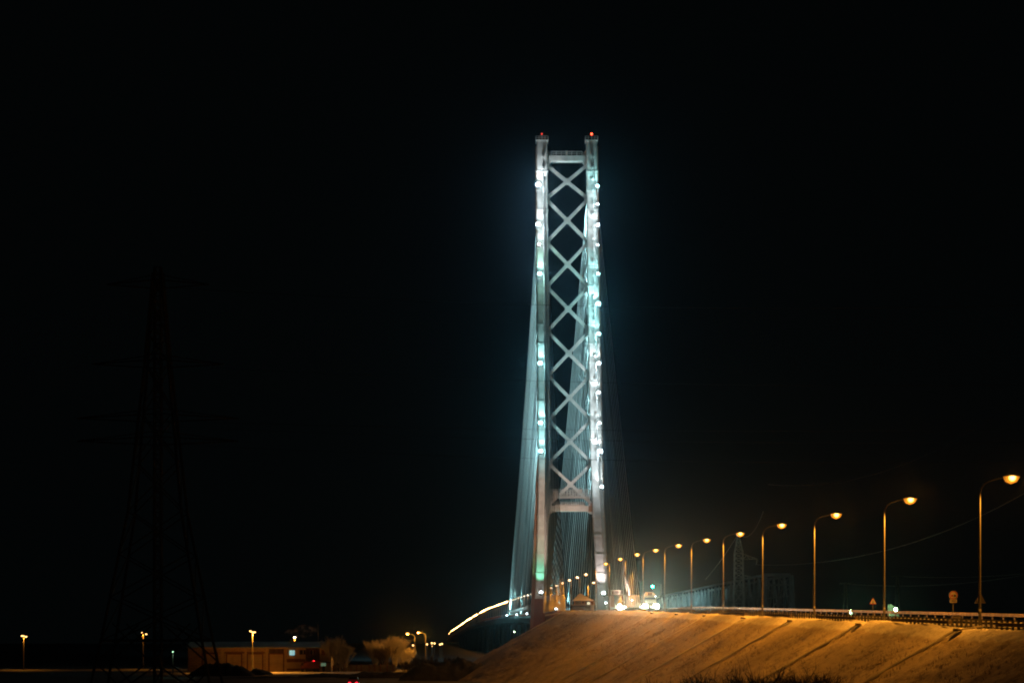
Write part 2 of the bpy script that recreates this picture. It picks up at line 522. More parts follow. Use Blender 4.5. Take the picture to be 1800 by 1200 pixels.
la = ["street lamp by the right edge, tallest in the frame, its lamp highest of the row",
      "second street lamp from the right edge, right of the small triangular sign",
      "third street lamp from the right edge, standing left of the small triangular sign",
      "fourth street lamp from the right edge, in front of the railway truss bridge's near end",
      "fifth street lamp from the right edge, its lamp beside the top of the lattice pylon",
      "sixth street lamp from the right edge, first one right of the truck not touching it",
      "seventh street lamp from the right edge, just right of the truck headlights",
      "eighth street lamp from the right edge, in front of the truck's left headlight",
      "ninth street lamp from the right edge, between the car and the truck headlights",
      "tenth street lamp from the right edge, between the bridge tower's right leg and the car",
      "eleventh street lamp from the right edge, before the right tower leg"]
proto = lamp_proto(11.35, 2.4, .10, M['lens_na'], 'street_lamp', 1.2)
for i, (px, y) in enumerate(zip(PX, PY)):
    o = proto if i == 0 else copy_tree(proto)
    o.location = ((px - 900) * y / F, y, zroad(y))
    tag(o, la[i], "street lamp", "orange street lamps along the road embankment")
    L_ = Vector((o.location.x + 2.35, y, zroad(y) + 10.45))
    bright = (1.1, .85, 1.05, .9, 1.1, .95, 1.4, .75, .65, .6, .5)[i]
    bpy.context.view_layer.update()
    spot("lamp_light", L_, L_ + Vector((0.4, 0, -10)), E_STREET * bright, SODIUM, 165, 0.35, 0.12, o)
    spot("halo_spot", L_ + Vector((0, -.6, .3)), (0, 0, 0), 1500 * (y / 165.0) * (2.0 if i == 6 else 1), (1, .30, .03), 14, 1.0, .12, o)  # extra narrow spot aimed at the camera to raise a haze halo

# ------------------------------------------------------------------ bridge
BR = thing("cable_stayed_bridge", (16, 624, zroad(624)), "white floodlit cable-stayed bridge with a tall two-legged tower and fans of pale cables", "bridge")
TY = 624.0
def T(px, py, dy=0.0): return W(px, py, TY) + Vector((0, dy, 0))
LEGL = [(1135, 945.5), (1040, 950), (960, 953), (897, 955), (800, 957), (500, 954), (250, 952.5)]
LEGR = [(1135, 1059.5), (1040, 1057.5), (960, 1054.5), (897, 1051), (800, 1047.5), (500, 1042), (250, 1039.5)]
WID = [(250, 18.5), (500, 19.5), (800, 20.5), (897, 20), (960, 19.5), (1040, 19), (1135, 19)]
def leg(tab, name_mat):
    b = MB(); rings = []
    for py, px in tab:
        c = T(px, py); w = lerp_table(WID, py) * TY / F / 2; d = 2.1
        ch = .25
        rings.append([(c.x - w, TY - d + ch, c.z), (c.x - w + ch, TY - d, c.z), (c.x + w - ch, TY - d, c.z), (c.x + w, TY - d + ch, c.z), (c.x + w, TY + d, c.z), (c.x - w, TY + d, c.z)])
    b.loft(rings)
    return b
cxL_ = lambda py: lerp_table(sorted(LEGL), py)
leg_objs = []
for tab in (LEGL, LEGR):
    b = leg(tab, None)
    lo = b.build("pylon_leg", M['white_steel'], BR)
    leg_objs.append(lo)
    def cx(py): return lerp_table(sorted([(p, q) for p, q in tab]), py)
    # horizontal seams / flange rings, stud line of anchor boxes, ladder rail on the outer edge
    fl = MB()
    py = 304.0
    while py < 1010:
        c = T(cx(py), py); w = lerp_table(WID, py) * TY / F / 2 + .05
        fl.box(c.x - w - .06, c.x + w + .06, TY - 2.3, TY + 2.15, c.z - .12, c.z + .12); py += 33.5
    fl.build("flange", M['white_steel'], lo)
    an = MB()
    py = 277.0
    while py < 800:
        c = T(cx(py) + 1.5, py)
        an.box(c.x - .35, c.x + .35, TY - 2.75, TY - 2.10, c.z - .45, c.z + .25)
        py += 20.6
    an.build("anchor_box", M['white_steel'], lo)
    ou = -1 if tab is LEGL else 1
    ld = MB(); pts = []
    for py in (258, 500, 800, 897, 960, 1040, 1100):
        c = T(cx(py) + ou * (lerp_table(WID, py) / 2 + 1.0), py); pts.append((c.x, TY - 1.0, c.z))
    ld.tube(pts, .16, 6); 
    ld.build("service_pipe", M['brown_steel'], lo)
    # top platform with rail
    c = T(cx(250), 250); w = 1.75
    pf = MB(); z = c.z
    pf.box(c.x - w, c.x + w, TY - 2.4, TY + 2.4, z, z + .2)
    for h in (.65, 1.15):
        for a, bb in (((-w, -2.4), (w, -2.4)), ((w, -2.4), (w, 2.4)), ((w, 2.4), (-w, 2.4)), ((-w, 2.4), (-w, -2.4))):
            pf.beam((c.x + a[0], TY + a[1], z + h), (c.x + bb[0], TY + bb[1], z + h), .07, .07)
    for a in (-w, -w / 2, 0, w / 2, w):
        for yy in (-2.4, 2.4): pf.box(c.x + a - .05, c.x + a + .05, TY + yy - .05, TY + yy + .05, z, z + 1.17)
    pf.build("top_platform", M['white_steel'], lo)
    # beacon
    bc = MB(); bx = T(952.3 if ou < 0 else 1039.5, 238); bc.tube([(bx.x, TY - 1.5, z + .2), (bx.x, TY - 1.5, bx.z - .1)], .06, 6)
    be = bc.build("beacon_mast", M['galv'], BR)
    r = .20 if ou < 0 else .27
    lb = MB(); lb.loft([[(bx.x + r * q * math.cos(a), TY - 1.5 + r * q * math.sin(a), bx.z + h) for a in [i * math.pi / 4 for i in range(8)]] for h, q in ((-.22, .6), (-.1, 1), (.1, 1), (.25, .6))])
    lb.build("beacon", M['lens_red_dim'] if ou < 0 else M['lens_red'], be)
    point("beacon_light", (bx.x, TY - 1.5, bx.z + .6), 10 if ou < 0 else 90, (1, .05, .02), .1, BR)
b = MB(); rings = []
for py in (1136, 1095, 1052):
    c = T(cxL_(py), py); w = lerp_table(WID, py) * TY / F / 2 + .06
    rings.append([(c.x - w, TY - 2.2, c.z), (c.x + w, TY - 2.2, c.z), (c.x + w, TY + 2.15, c.z), (c.x - w, TY + 2.15, c.z)])
b.loft(rings); b.build("leg_cladding", M['red_steel'], leg_objs[0])
# brown column standing in for the left leg's unlit side face
b = MB(); rings = []
for py, px, w in ((800, 945, .5), (897, 942, 2.0), (960, 941, 3), (1040, 938, 4.0), (1135, 935, 4.5)):
    c = T(px, py); ww = w * TY / F
    rings.append([(c.x - ww, TY - 1.2, c.z), (c.x + ww, TY - 1.2, c.z), (c.x + ww, TY + 2.6, c.z), (c.x - ww, TY + 2.6, c.z)])
b.loft(rings[::-1]); b.build("leg_unlit_side", M['brown_steel'], BR)

def cxL(py): return lerp_table(sorted(LEGL), py)
def cxR(py): return lerp_table(sorted(LEGR), py)
# cross braces: one object per X bay
nodes = [289, 350, 426, 504, 582, 660, 738, 814, 889]
for a, c in zip(nodes[:-1], nodes[1:]):
    b = MB()
    wl = lambda py: lerp_table(WID, py) / 2 - .8
    A = T(cxL(a) + wl(a), a + 2); B = T(cxR(a) - wl(a), a + 2); C = T(cxL(c) + wl(c), c - 2); D = T(cxR(c) - wl(c), c - 2)
    b.beam(A, D, .86, 1.0, (0, 1, 0)); 
    mid = (A + B + C + D) / 4
    # second diagonal in two halves butting on the first
    for P_ in (B, C):
        d = (mid - P_).normalized()
        b.beam(P_, mid - d * .55, .84, .98, (0, 1, 0))
    s = .95
    b.loft([[(mid.x + q * s, TY + yy, mid.z + r_ * s) for q, r_ in ((-1, 0), (0, -1), (1, 0), (0, 1))] for yy in (-.53, .53)])
    for P_, sg in ((A, 1), (C, 1), (B, -1), (D, -1)):
        b.loft([[(P_.x + sg * q, TY + yy, P_.z + r_) for q, r_ in ((-.3, -1.2), (.75, -.35), (.75, .35), (-.3, 1.2))] for yy in (-.56, .56)])
    b.build("cross_brace", M['white_steel'], BR)
# upper crossbeam
b = MB()
x0 = T(961, 280).x; x1 = T(1030.5, 280).x; zt = T(0, 275).z; zb = T(0, 285).z
b.box(x0, x1, TY - 1.3, TY + 1.3, zb, zt)
for sg, xx in ((1, x0), (-1, x1)):
    b.loft([[(xx + sg * q, TY + yy, zt + r_) for q, r_ in ((0, 0.0), (1.3, 0.003), (0, 1.9))] for yy in (-1.0, 1.0)])
    b.loft([[(xx + sg * q, TY + yy, zb + r_) for q, r_ in ((0, 0.0), (1.3, -0.003), (0, -1.3))] for yy in (-1.0, 1.0)])
cb = b.build("crossbeam", M['white_steel'], BR)
def railing(x0, x1, yy, z, h, n, mb, t=.07):
    mb.beam((x0, yy, z + h), (x1, yy, z + h), t, t); mb.beam((x0, yy, z + h * .5), (x1, yy, z + h * .5), t * .8, t * .8)
    for k in range(n + 1):
        x = x0 + (x1 - x0) * k / n; mb.box(x - t / 2, x + t / 2, yy - t / 2, yy + t / 2, z, z + h)
b = MB()
for yy in (-1.2, 1.2): railing(x0 + 1.2, x1 - 1.2, TY + yy, zt, 1.1, 6, b, .1)
b.box(T(994, 0).x, T(997.5, 0).x, TY - 1.1, TY - .5, zt + .01, zt + 1.3)
b.build("handrail", M['white_steel'], cb)
# lower crossbeam
b = MB()
zt = T(0, 889).z; zb = T(0, 898.5).z
x0 = T(964, 890).x; x1 = T(1041, 890).x
b.box(x0, x1, TY - 1.5, TY + 1.5, zb, zt)
for sg, xx in ((1, x0), (-1, x1)):
    b.loft([[(xx + sg * q, TY + yy, zb - r_) for q, r_ in ((0, -.02), (1.7, -.02), (.2, .8), (0, .8))] for yy in (-1.45, 1.45)])
lcb = b.build("crossbeam", M['white_steel'], BR)
b = MB()
xa = T(1034, 0).x; b.box(xa, x1 - .02, TY - 1.62, TY - 1.3, zb - .1, T(0, 884).z); b.build("access_box", M['brown_steel'], lcb)
b = MB(); b.box(x0 + .1, x0 + .9, TY - 1.55, TY - 1.3, zb + .1, T(0, 884.5).z); b.build("gusset", M['white_steel'], lcb)
b = MB()
xa = T(976, 0).x; xb = T(1027, 0).x
for yy in (-1.6, 1.4):
    railing(xa, xb, TY + yy, zt + .02, .95, 14, b, .08)
    b.beam((xa, TY + yy, zt + .25), (xb, TY + yy, zt + .25), .06, .16)
b.build("handrail", M['white_steel'], lcb)
# maintenance walkway truss above the lower crossbeam
b = MB()
xa = T(967, 0).x; xb = T(1037, 0).x; z0 = T(0, 874).z; z1 = T(0, 868).z; z2 = T(0, 861).z
for yy in (-2.6, 2.6):
    y_ = TY + yy
    b.beam((xa, y_, z0), (xb, y_, z0), .25, .25); b.beam((xa, y_, z1), (xb, y_, z1), .14, .14); b.beam((xa, y_, z2), (xb, y_, z2), .12, .12)
    b.beam((xa, y_, (z1 + z2) / 2), (xb, y_, (z1 + z2) / 2), .08, .08)
    n = 14
    for k in range(n + 1):
        x = xa + (xb - xa) * k / n
        b.box(x - .06, x + .06, y_ - .05, y_ + .05, z0, z2)
        if k < n:
            x2 = xa + (xb - xa) * (k + 1) / n
            b.beam((x, y_ - .08, z0 if k % 2 else z1), (x2, y_ - .08, z1 if k % 2 else z0), .10, .10)
b.box(xa, xb, TY - 2.5, TY + 2.5, z0 + .15, z0 + .22)
for x in (xa + .15, xb - .15): b.box(x - .12, x + .12, TY - 2.6, TY - 2.35, zt + .02, z0)
# small cabinet and hoop on the walkway
b.box(T(973, 0).x, T(980, 0).x, TY - 2.4, TY - 1.6, z0 + .22, T(0, 863).z)
xm = T(1020, 0).x
b.tube([(xm - .55, TY - 2.6, z2), (xm - .45, TY - 2.6, z2 + .55), (xm + .45, TY - 2.6, z2 + .55), (xm + .55, TY - 2.6, z2)], .07, 5)
b.box(xm - .5, xm + .5, TY - 2.5, TY - 2.0, z1, z2 + .1)
b.build("maintenance_walkway", M['white_steel'], BR)

# deck
def deck():
    ys = [530 + 12 * i for i in range(216)]
    b = MB(); rings = []
    for y in ys:
        x = XL(y) - .2; w = 15.6; z = zroad(y)
        rings.append([(x, y, z), (x + w, y, z), (x + w, y, z - .5), (x + w - 2.5, y, z - 2.2), (x + 2.5, y, z - 2.2), (x, y, z - .5)])
    b.loft(rings); d = b.build("deck", M['red_steel'], BR)
    rd = MB(); vs = []
    for y in ys: vs += [(XL(y) + 1.2, y, zroad(y) + .02), (XL(y) + 14.4, y, zroad(y) + .02)]
    rd.v = vs; rd.f = [(2 * i, 2 * i + 1, 2 * i + 3, 2 * i + 2) for i in range(len(ys) - 1)]
    rd.build("carriageway", M['asphalt'], d)
    for off in (.05, 15.2):
        r = MB(); yy = ys[0]
        for y0, y1 in zip(ys[:-1], ys[1:]):
            for h, t_ in ((1.15, .10), (.75, .06), (.4, .06)):
                r.beam((XL(y0) + off, y0, zroad(y0) + h), (XL(y1) + off, y1, zroad(y1) + h), t_, t_)
        y = ys[0]
        while y < 1500:
            r.box(XL(y) + off - .06, XL(y) + off + .06, y - .06, y + .06, zroad(y), zroad(y) + 1.15); y += 3.0
        r.build("parapet", M['red_steel'], d)
        sn = MB()
        for y0, y1 in zip(ys[:70], ys[1:71]):
            sn.beam((XL(y0) + off - .15, y0, zroad(y0) - .02), (XL(y1) + off - .15, y1, zroad(y1) - .02), .5, .24)
        sn.build("snowy_edge", M['snow'], d)
    for k, y in enumerate([700, 1000, 1130, 1260, 1390, 1520, 1650, 1780, 1910, 2040, 2170, 2300, 2430, 2560]):
        if k == 0: continue
        p = MB()
        for dx in (3, 12):
            p.tube([(XL(y) + dx, y, GZ), (XL(y) + dx, y, zroad(y) - 3.2)], 1.3, 10)
        p.box(XL(y) + 1, XL(y) + 14.5, y - 1.5, y + 1.5, zroad(y) - 3.2, zroad(y) - 2.2)
        p.build("pier", M['concrete'], BR)
deck()
b = MB(); b.box(XL(524) - .6, XL(524) + 17, 521, 530, GZ, zroad(525) - .1); b.build("abutment", M['concrete'], BR)
b = MB(); 
for yy in (-1, 1): pass
b.box(T(936, 0).x, T(1072, 0).x, TY - 4, TY + 4, GZ - .2, GZ + 3.0); b.build("tower_footing", M['concrete'], BR)

# stay cables: 25 far + 25 near in each plane
RC = random.Random(21)
def CX(Y, right): return 26.8 - .03 * Y + (17.1 if right else 0)
for right in (0, 1):
    tab = sorted(LEGR if right else LEGL)
    for fan in ('far', 'near'):
        for k in range(21):
            py = 277 + 25.2 * k
            px = lerp_table(tab, py)
            c = T(px + (-1.5 if fan == 'far' else 1.5), py)
            t_ = 1 - k / 21.5
            if fan == 'far':
                Y1 = TY + 26 + (958 - TY - 26) * t_ ** 1.0; top = (c.x, TY + 2.0, c.z)
            else:
                Y1 = TY - 14 - (TY - 14 - 497) * t_ ** 1.0; top = (c.x, TY - 2.6, c.z)
            bx = CX(Y1, right); bz = zroad(Y1) + (.9 if fan == 'far' else .6)
            if fan == 'near' and Y1 < 530: bz = zroad(Y1) + .2
            A = Vector(top); B = Vector((bx, Y1, bz)); pts = []
            hor = abs(Y1 - TY); sag = hor * hor / 14000.0
            for s_ in range(9):
                u = s_ / 8.0; p = A.lerp(B, u); p.z -= 4 * sag * u * (1 - u); pts.append(p)
            b = MB(); b.tube(pts, RC.uniform(.055, .12), 5, True)
            # guide pipe at the lower end
            d = (pts[-1] - pts[-2]).normalized()
            b.tube([pts[-1] - d * 5.0, pts[-1]], .19, 6)
            b.build("stay_cable", M['cable'], BR, True)

# tower floodlights
def glow(p, e, c_, parent=None):
    # added narrow spot aimed at the camera, lighting a halo in the haze
    p = Vector(p); spot("halo_spot", p + Vector((0, -1.5, 0)), (0, 0, 0), e, c_, 14, 1.0, .2, parent or BR)
def floodlight(loc, aim, size, lens, energy, colr, cone, kind_name="floodlight"):
    loc = Vector(loc); aim = Vector(aim)
    d = (aim - loc).normalized()
    b = MB(); b.beam(loc - d * .5, loc - d * .02, size * 1.5, size * 1.1)
    b.tube([loc - d * .3 + Vector((0, .1, -.1)), loc - d * .3 + Vector((0, 1.3, -.35))], .06, 5)
    o = b.build(kind_name, M['galv'], BR)
    # rounded glass that bulges in the beam direction
    l = MB()
    ref = d.cross(Vector((0, 1, 0.01))).normalized(); o2 = d.cross(ref)
    l.loft([[loc + d * dd + (ref * math.cos(a) + o2 * math.sin(a)) * size * q for a in [i * math.pi / 4 for i in range(8)]] for dd, q in ((0, .7), (size * .35, .95), (size * .8, .95), (size * 1.2, .7), (size * 1.4, .3))])
    l.build("lens", lens, o, True)
    spot("floodlight_beam", loc + d * size * 1.6, aim + Vector((0, 0, 0)), energy, colr, cone, 0.6, size * .5, BR)
    return o
fl_left = [(945.5, 333, 1.5, COOL), (945.5, 402, 1.3, COOL), (947, 436, .4, COOL), (948, 488, 1.2, MINT), (949, 644, 1.2, TEAL), (949.5, 748, 1.2, TEAL), (950, 797, 1.1, TEAL)]
fl_right = [(1049, 335, .8, TEAL), (1049.5, 366, .4, COOL), (1050.5, 403, 1.0, COOL), (1049.5, 437, .3, COOL), (1050.5, 488, .9, TEAL), (1051, 541, 1.9, TEAL), (1051.5, 593, 1.2, TEAL), (1051.5, 644, 1.1, COOL), (1051.5, 695, 1.0, COOL), (1053, 748, .7, COOL), (1054.5, 798, 1.8, COOL), (1056.5, 859, 1.0, COOL)]
for side, lst in ((-1, fl_left), (1, fl_right)):
    for px, py, s_, c_ in lst:
        p = T(px, py, -4.6)
        tgt = T((cxL(py - 60) if side < 0 else cxR(py - 60)), py - 60, -2.0)
        sz = .26 + .30 * min(s_, 1.6)
        floodlight(p, tgt, sz, M['lens_white'] if c_ is COOL else M['lens_cool'], E_TOWER * 2.2 * s_, c_, 95)
        # the same lamp body spills forwards
        point("floodlight_glow", p + Vector((0, -1.4, .2)), E_TOWER * .68 * s_, c_, .3, BR)
        if s_ > .6: glow(p, 14000 * s_, (.25, .8, 1) if c_ is TEAL else (.4, .75, 1))

# base floods
p = T(950.5, 1043, -6.5); floodlight(p, T(950, 960, -1.5), .45, M['lens_white'], E_TOWER * 5, (.25, 1, .62), 70)
p = T(1059.5, 1045, -6.5); floodlight(p, T(1056, 960, -1.5), .55, M['lens_white'], E_TOWER * 6, (1, .88, .86), 80)
# cable floods on the deck edge shining up the fans
for right, Yc, tgt, e in ((0, 930, (956, 420), 1.0), (0, 800, (954, 700), .5), (0, 700, (955, 600), .25), (1, 930, (1044, 420), 1.0), (1, 800, (1046, 700), .5), (1, 700, (1048, 600), .3),
                         (0, 512, (956, 560), .08), (1, 512, (1044, 560), .03)):
    y_ = Yc + (-4 if Yc > TY else 4)
    p = Vector((CX(Yc, right) - 1.1, y_, zroad(Yc) + .6))
    floodlight(p, T(*tgt), .22, M['lens_white'], E_CABLE * e, TEAL, 48)

# two floods standing by the road, shining up at the lower legs
for px, py, Y_, tg, e in ((1112, 1055.5, 520, (1056, 900), 1.0), (1065.5, 1060, 566, (956, 900), 2.0)):
    floodlight(W(px, py, Y_), T(*tg), .26, M['lens_white'], 4.0e4 * e, (1.0, .66, .50), 27)

# floods on the river side of each leg, shining out along the far cable fans
E_FAN = 6.5e5
for right, tab in ((0, LEGL), (1, LEGR)):
    for py, tgt_u, e in ((330, .75, 1.0), (450, .75, .9), (570, .8, .8), (690, .85, .7), (800, .9, .6)):
        px = lerp_table(sorted(tab), py)
        c = T(px, py, 3.6)
        Yt = TY + 26 + (958 - TY - 26) * tgt_u
        tg = Vector((CX(Yt, right), Yt, zroad(Yt) + c.z * .25))
        floodlight(c, tg, .3, M['lens_cool'], E_FAN * e, (.50, .96, 1.0), 42)

# ------------------------------------------------------------------ bridge lamps
proto = lamp_proto(7.8, 1.2, .10, M['lens_bridge'], "bridge_lamp", 1.0)
proto_far = lamp_proto(7.8, 1.2, .10, M['lens_na_far'], "bridge_lamp", .72); far_used = False
lam_y = 468.0; k = 0
lamps = []; left_n = 0
while lam_y < 3105:
    if lam_y < 1060: o = proto if k == 0 else copy_tree(proto)
    else: o = copy_tree(proto_far) if far_used else proto_far; far_used = True
    o.location = (XL(lam_y), lam_y, zroad(lam_y))
    if lam_y < 640: lab = None
    near_names = {0: "bridge lamp whose orange head is highest and farthest right of the descending string", 1: "second bridge lamp down the descending string, its pole just left of the hut",
                  2: "third bridge lamp down the descending string between the tower legs", 3: "fourth bridge lamp down the descending string between the tower legs",
                  4: "fifth bridge lamp down the descending string, nearest the left tower leg on its right"}
    ords = ["first", "second", "third", "fourth", "fifth", "sixth", "seventh", "eighth", "ninth", "tenth"]
    pxl = 900 + F * (o.location.x + .9) / lam_y
    if pxl < 936 and left_n < 10: near_names[k] = ords[left_n] + " lamp of the bridge string counted from the left tower leg leftwards"; left_n += 1
    elif 936 <= pxl and k > 4: near_names[k] = "bridge lamp behind the left tower leg, " + ords[k - 5] + " one there"
    tag(o, near_names.get(k, "small orange lamp in the long string descending left of the tower along the bridge deck"), "street lamp", "string of orange lamps along the bridge deck")
    bpy.context.view_layer.update()
    if lam_y < 1500:
        q = Vector((XL(lam_y) + 1.4, lam_y, zroad(lam_y) + 7.1)); spot("lamp_light", q, q + Vector((-.3, 0, -10)), E_STREET * (.12 if lam_y < 700 else .22), SODIUM, 165, .4, .12, o)
    if 1545 < lam_y < 1625 or 1790 < lam_y < 1830: lam_y += 70
    sc_ = 1.0 if lam_y < 1000 else min(2.0, lam_y / 1000.0)
    lamps.append(o)
    lam_y += 31.0 if lam_y < 600 else 35.0; k += 1
# median lamp behind the hut
o = copy_tree(proto); y_ = 548; o.location = (W(1033.5, 0, y_).x, y_, zroad(y_) - .2)
tag(o, "single shorter street lamp rising behind the snow-roofed hut", "street lamp")
for ch in o.children:
    if ch.type == 'LIGHT': ch.data = ch.data.copy(); ch.data.energy = E_STREET * 2.2

# ------------------------------------------------------------------ hut
def hut():
    Y = 458.0
    s = Y / F
    X = lambda px: (px - 900) * s
    Z = lambda py: (1125 - py) * s
    t = thing("guard_hut", (X(1024), Y, Z(1076)), "small dark guard hut with a snow-covered hipped roof beside the tower", "hut")
    b = MB(); b.box(X(1010), X(1037), Y, Y + 4, Z(1062), Z(1053.5)); b.build("wall", M['dark_concrete'], t)
    b = MB(); b.box(X(1004), X(1042), Y + .1, Y + 4.6, Z(1079), Z(1063)); b.build("base", M['dark_concrete'], t)
    b = MB(); b.box(X(1003.5), X(1045), Y - .7, Y + 4.8, Z(1063), Z(1061.9)); b.build("floor_slab", M['concrete'], t)
    b = MB()
    A, B_, C, D = (X(1007.5), Y - .6, Z(1054)), (X(1042.5), Y - .6, Z(1054)), (X(1042.5), Y + 4.8, Z(1054)), (X(1007.5), Y + 4.8, Z(1054))
    P1, P2 = (X(1018.5), Y + 2, Z(1042.3)), (X(1021.5), Y + 2, Z(1042.0))
    m1, m2 = (X(1030), Y - .1, Z(1049.6)), (X(1015), Y - .1, Z(1047.5))
    b.quad(A, B_, P2, P1); b.tri(B_, C, P2); b.quad(C, D, P1, P2); b.tri(D, A, P1); b.quad(D, C, B_, A)
    # thick snow lip
    b.box(X(1007), X(1043), Y - .7, Y + 4.9, Z(1055.1), Z(1054.0) - .003)
    b.build("roof", M['snow'], t)
    f = MB(); f.box(X(1021.5), X(1028), Y - .05, Y + .02, Z(1061), Z(1055.5)); w = f.build("window", M['brown_steel'], t)
    f = MB(); f.box(X(1022.5), X(1027), Y - .08, Y - .052, Z(1060), Z(1056.3)); f.build("pane", M['glass'], w)
    f = MB(); f.box(X(1032), X(1038.3), Y - .12, Y - .06, Z(1062) + .02, Z(1057.5)); 
    f.build("lit_window", mat("lit_hut_window", (.6, .6, .55), .5, emit=(0.85, 0.95, 0.72), strength=.75), t)
    f = MB()
    for px in (1010, 1037.6, 1044): f.box(X(px) - .07, X(px) + .07, Y - .4, Y - .25, Z(1062) + .003, Z(1055.2))
    railing(X(1037), X(1045), Y - .55, Z(1062), .9, 6, f, .05)
    f.build("porch_post", M['brown_steel'], t)
    f = MB()
    for k in range(5): f.box(X(1038 + k * 1.4), X(1039.0 + k * 1.4), Y - .3, Y + .5, Z(1076), Z(1063.2))
    f.build("stair", M['concrete'], t)
hut()

# ------------------------------------------------------------------ vehicles
def wheel(cx_, cy_, cz, r, w, parent):
    b = MB(); rr = []
    for dx, q in ((-w / 2, .85), (-w / 2 + .04, 1), (w / 2 - .04, 1), (w / 2, .85)):
        rr.append([(cx_ + dx, cy_ + r * q * math.cos(a), cz + r * q * math.sin(a)) for a in [i * math.pi / 8 for i in range(16)]])
    b.loft(rr); o = b.build("wheel", M['tyre'], parent)
    b = MB(); b.loft([[(cx_ + dx, cy_ + r * .5 * math.cos(a), cz + r * .5 * math.sin(a)) for a in [i * math.pi / 6 for i in range(12)]] for dx in (-w / 2 - .01, w / 2 + .01)])
    b.build("rim", M['galv'], o)

def headlamp(x, y, z, r, parent, energy, aim, lens=None):
    b = MB(); b.loft([[(x + r * q * math.cos(a), y + dy, z + r * q * math.sin(a)) for a in [i * math.pi / 6 for i in range(12)]] for dy, q in ((.15, 1.0), (.0, 1.08), (-.03, 1.08))])
    o = b.build("headlight", M['galv'], parent)
    b = MB(); b.loft([[(x + r * q * math.cos(a), y + dy, z + r * q * math.sin(a)) for a in [i * math.pi / 6 for i in range(12)]] for dy, q in ((-.032, 1.0), (-.08, .8), (-.11, .4))])
    b.build("lens", lens or M['lens_head'], o, True)
    if energy:
        spot("headlight_beam_halo", (x, y - .2, z), aim, energy * .9, HEAD, 42, 0.9, .12, parent)
        spot("headlight_beam_halo", (x, y - .2, z), (0, 0, 0), energy * 1.1, (1, .80, .42), 12, 1.0, .12, parent)  # added spot aimed at the camera for the headlight's halo

def truck():
    Y = 437.0; x0 = W(1143, 0, Y).x; z = zroad(Y) + .02
    t = thing("truck", (x0, Y, z), "truck with blazing headlights driving towards the camera, a green signal above it", "truck")
    paint = mat("beige_truck_paint", (.50, .38, .20), .35, 0, .15, .8)
    w = 1.22
    b = MB()
    b.loft([[(x0 - w, Y, z + .55), (x0 + w, Y, z + .55), (x0 + w, Y + 2.2, z + .55), (x0 - w, Y + 2.2, z + .55)],
            [(x0 - w, Y, z + 1.6), (x0 + w, Y, z + 1.6), (x0 + w, Y + 2.2, z + 1.6), (x0 - w, Y + 2.2, z + 1.6)],
            [(x0 - w * .94, Y + .35, z + 2.7), (x0 + w * .94, Y + .35, z + 2.7), (x0 + w, Y + 2.2, z + 2.75), (x0 - w, Y + 2.2, z + 2.75)],
            [(x0 - w * .86, Y + .7, z + 2.95), (x0 + w * .86, Y + .7, z + 2.95), (x0 + w * .95, Y + 2.2, z + 2.98), (x0 - w * .95, Y + 2.2, z + 2.98)]])
    b.build("cab", paint, t)
    b = MB(); b.loft([[(x0 - w * .95, Y + .55, z + 3.0), (x0 + w * .95, Y + .55, z + 3.0), (x0 + w, Y + 2.2, z + 3.0), (x0 - w, Y + 2.2, z + 3.0)],
                      [(x0 - w * .7, Y + 1.3, z + 3.65), (x0 + w * .55, Y + 1.3, z + 3.65), (x0 + w * .6, Y + 2.2, z + 3.7), (x0 - w * .7, Y + 2.2, z + 3.7)]])
    b.build("roof_deflector", paint, t)
    b = MB(); b.box(x0 - .45, x0 + .42, Y + .5, Y + 1.15, z + 3.02, z + 3.6); b.build("roof_box", M['brown_steel'], t)
    b = MB(); b.quad((x0 - w * .9, Y + .06, z + 1.72), (x0 + w * .9, Y + .06, z + 1.72), (x0 + w * .86, Y + .30, z + 2.6), (x0 - w * .86, Y + .30, z + 2.6)); b.build("windscreen", M['glass'], t)
    b = MB(); b.box(x0 - w * 1.02, x0 + w * 1.02, Y - .12, Y + .2, z + .35, z + .62); b.build("bumper", M['dark_steel'], t)
    b = MB()
    for k in range(5): b.box(x0 - .6, x0 + .6, Y - .04, Y - .003, z + .95 + k * .12, z + 1.01 + k * .12)
    b.build("grille", M['dark_steel'], t)
    for sg in (-1, 1):
        b = MB(); b.box(x0 + sg * 1.4 - .12, x0 + sg * 1.4 + .12, Y + .2, Y + .28, z + 1.8, z + 2.4); b.beam((x0 + sg * w, Y + .3, z + 2.3), (x0 + sg * 1.4, Y + .28, z + 2.2), .04, .04); b.build("mirror", M['dark_steel'], t)
        for yy in (1.2, 5.2, 6.4): wheel(x0 + sg * 1.0, Y + yy, z + .5, .5, .3, t)
    b = MB(); b.box(x0 - 1.24, x0 + 1.24, Y + 2.5, Y + 8.5, z + 1.0, z + 3.3); b.build("cargo_body", mat("grey_tarpaulin", (.2, .19, .18), .8, 0, .3, 1.0), t)
    b = MB(); b.box(x0 - .9, x0 + .9, Y + .5, Y + 8.3, z + .55, z + 1.0 - .003); b.build("chassis", M['dark_steel'], t)
    for px in (1133.5, 1153):
        headlamp(W(px, 0, Y).x, Y - .02, W(0, 1066, Y).z, .55, t, 60000, (-2, 0, 3.5))
    headlamp(W(1152.5, 0, Y).x, Y + .35, W(0, 1047.5, Y).z, .07, t, 0, None, M['lens_white'])
    headlamp(W(1153, 0, Y).x, Y - .14, W(0, 1074, Y).z, .09, t, 0, None)
truck()

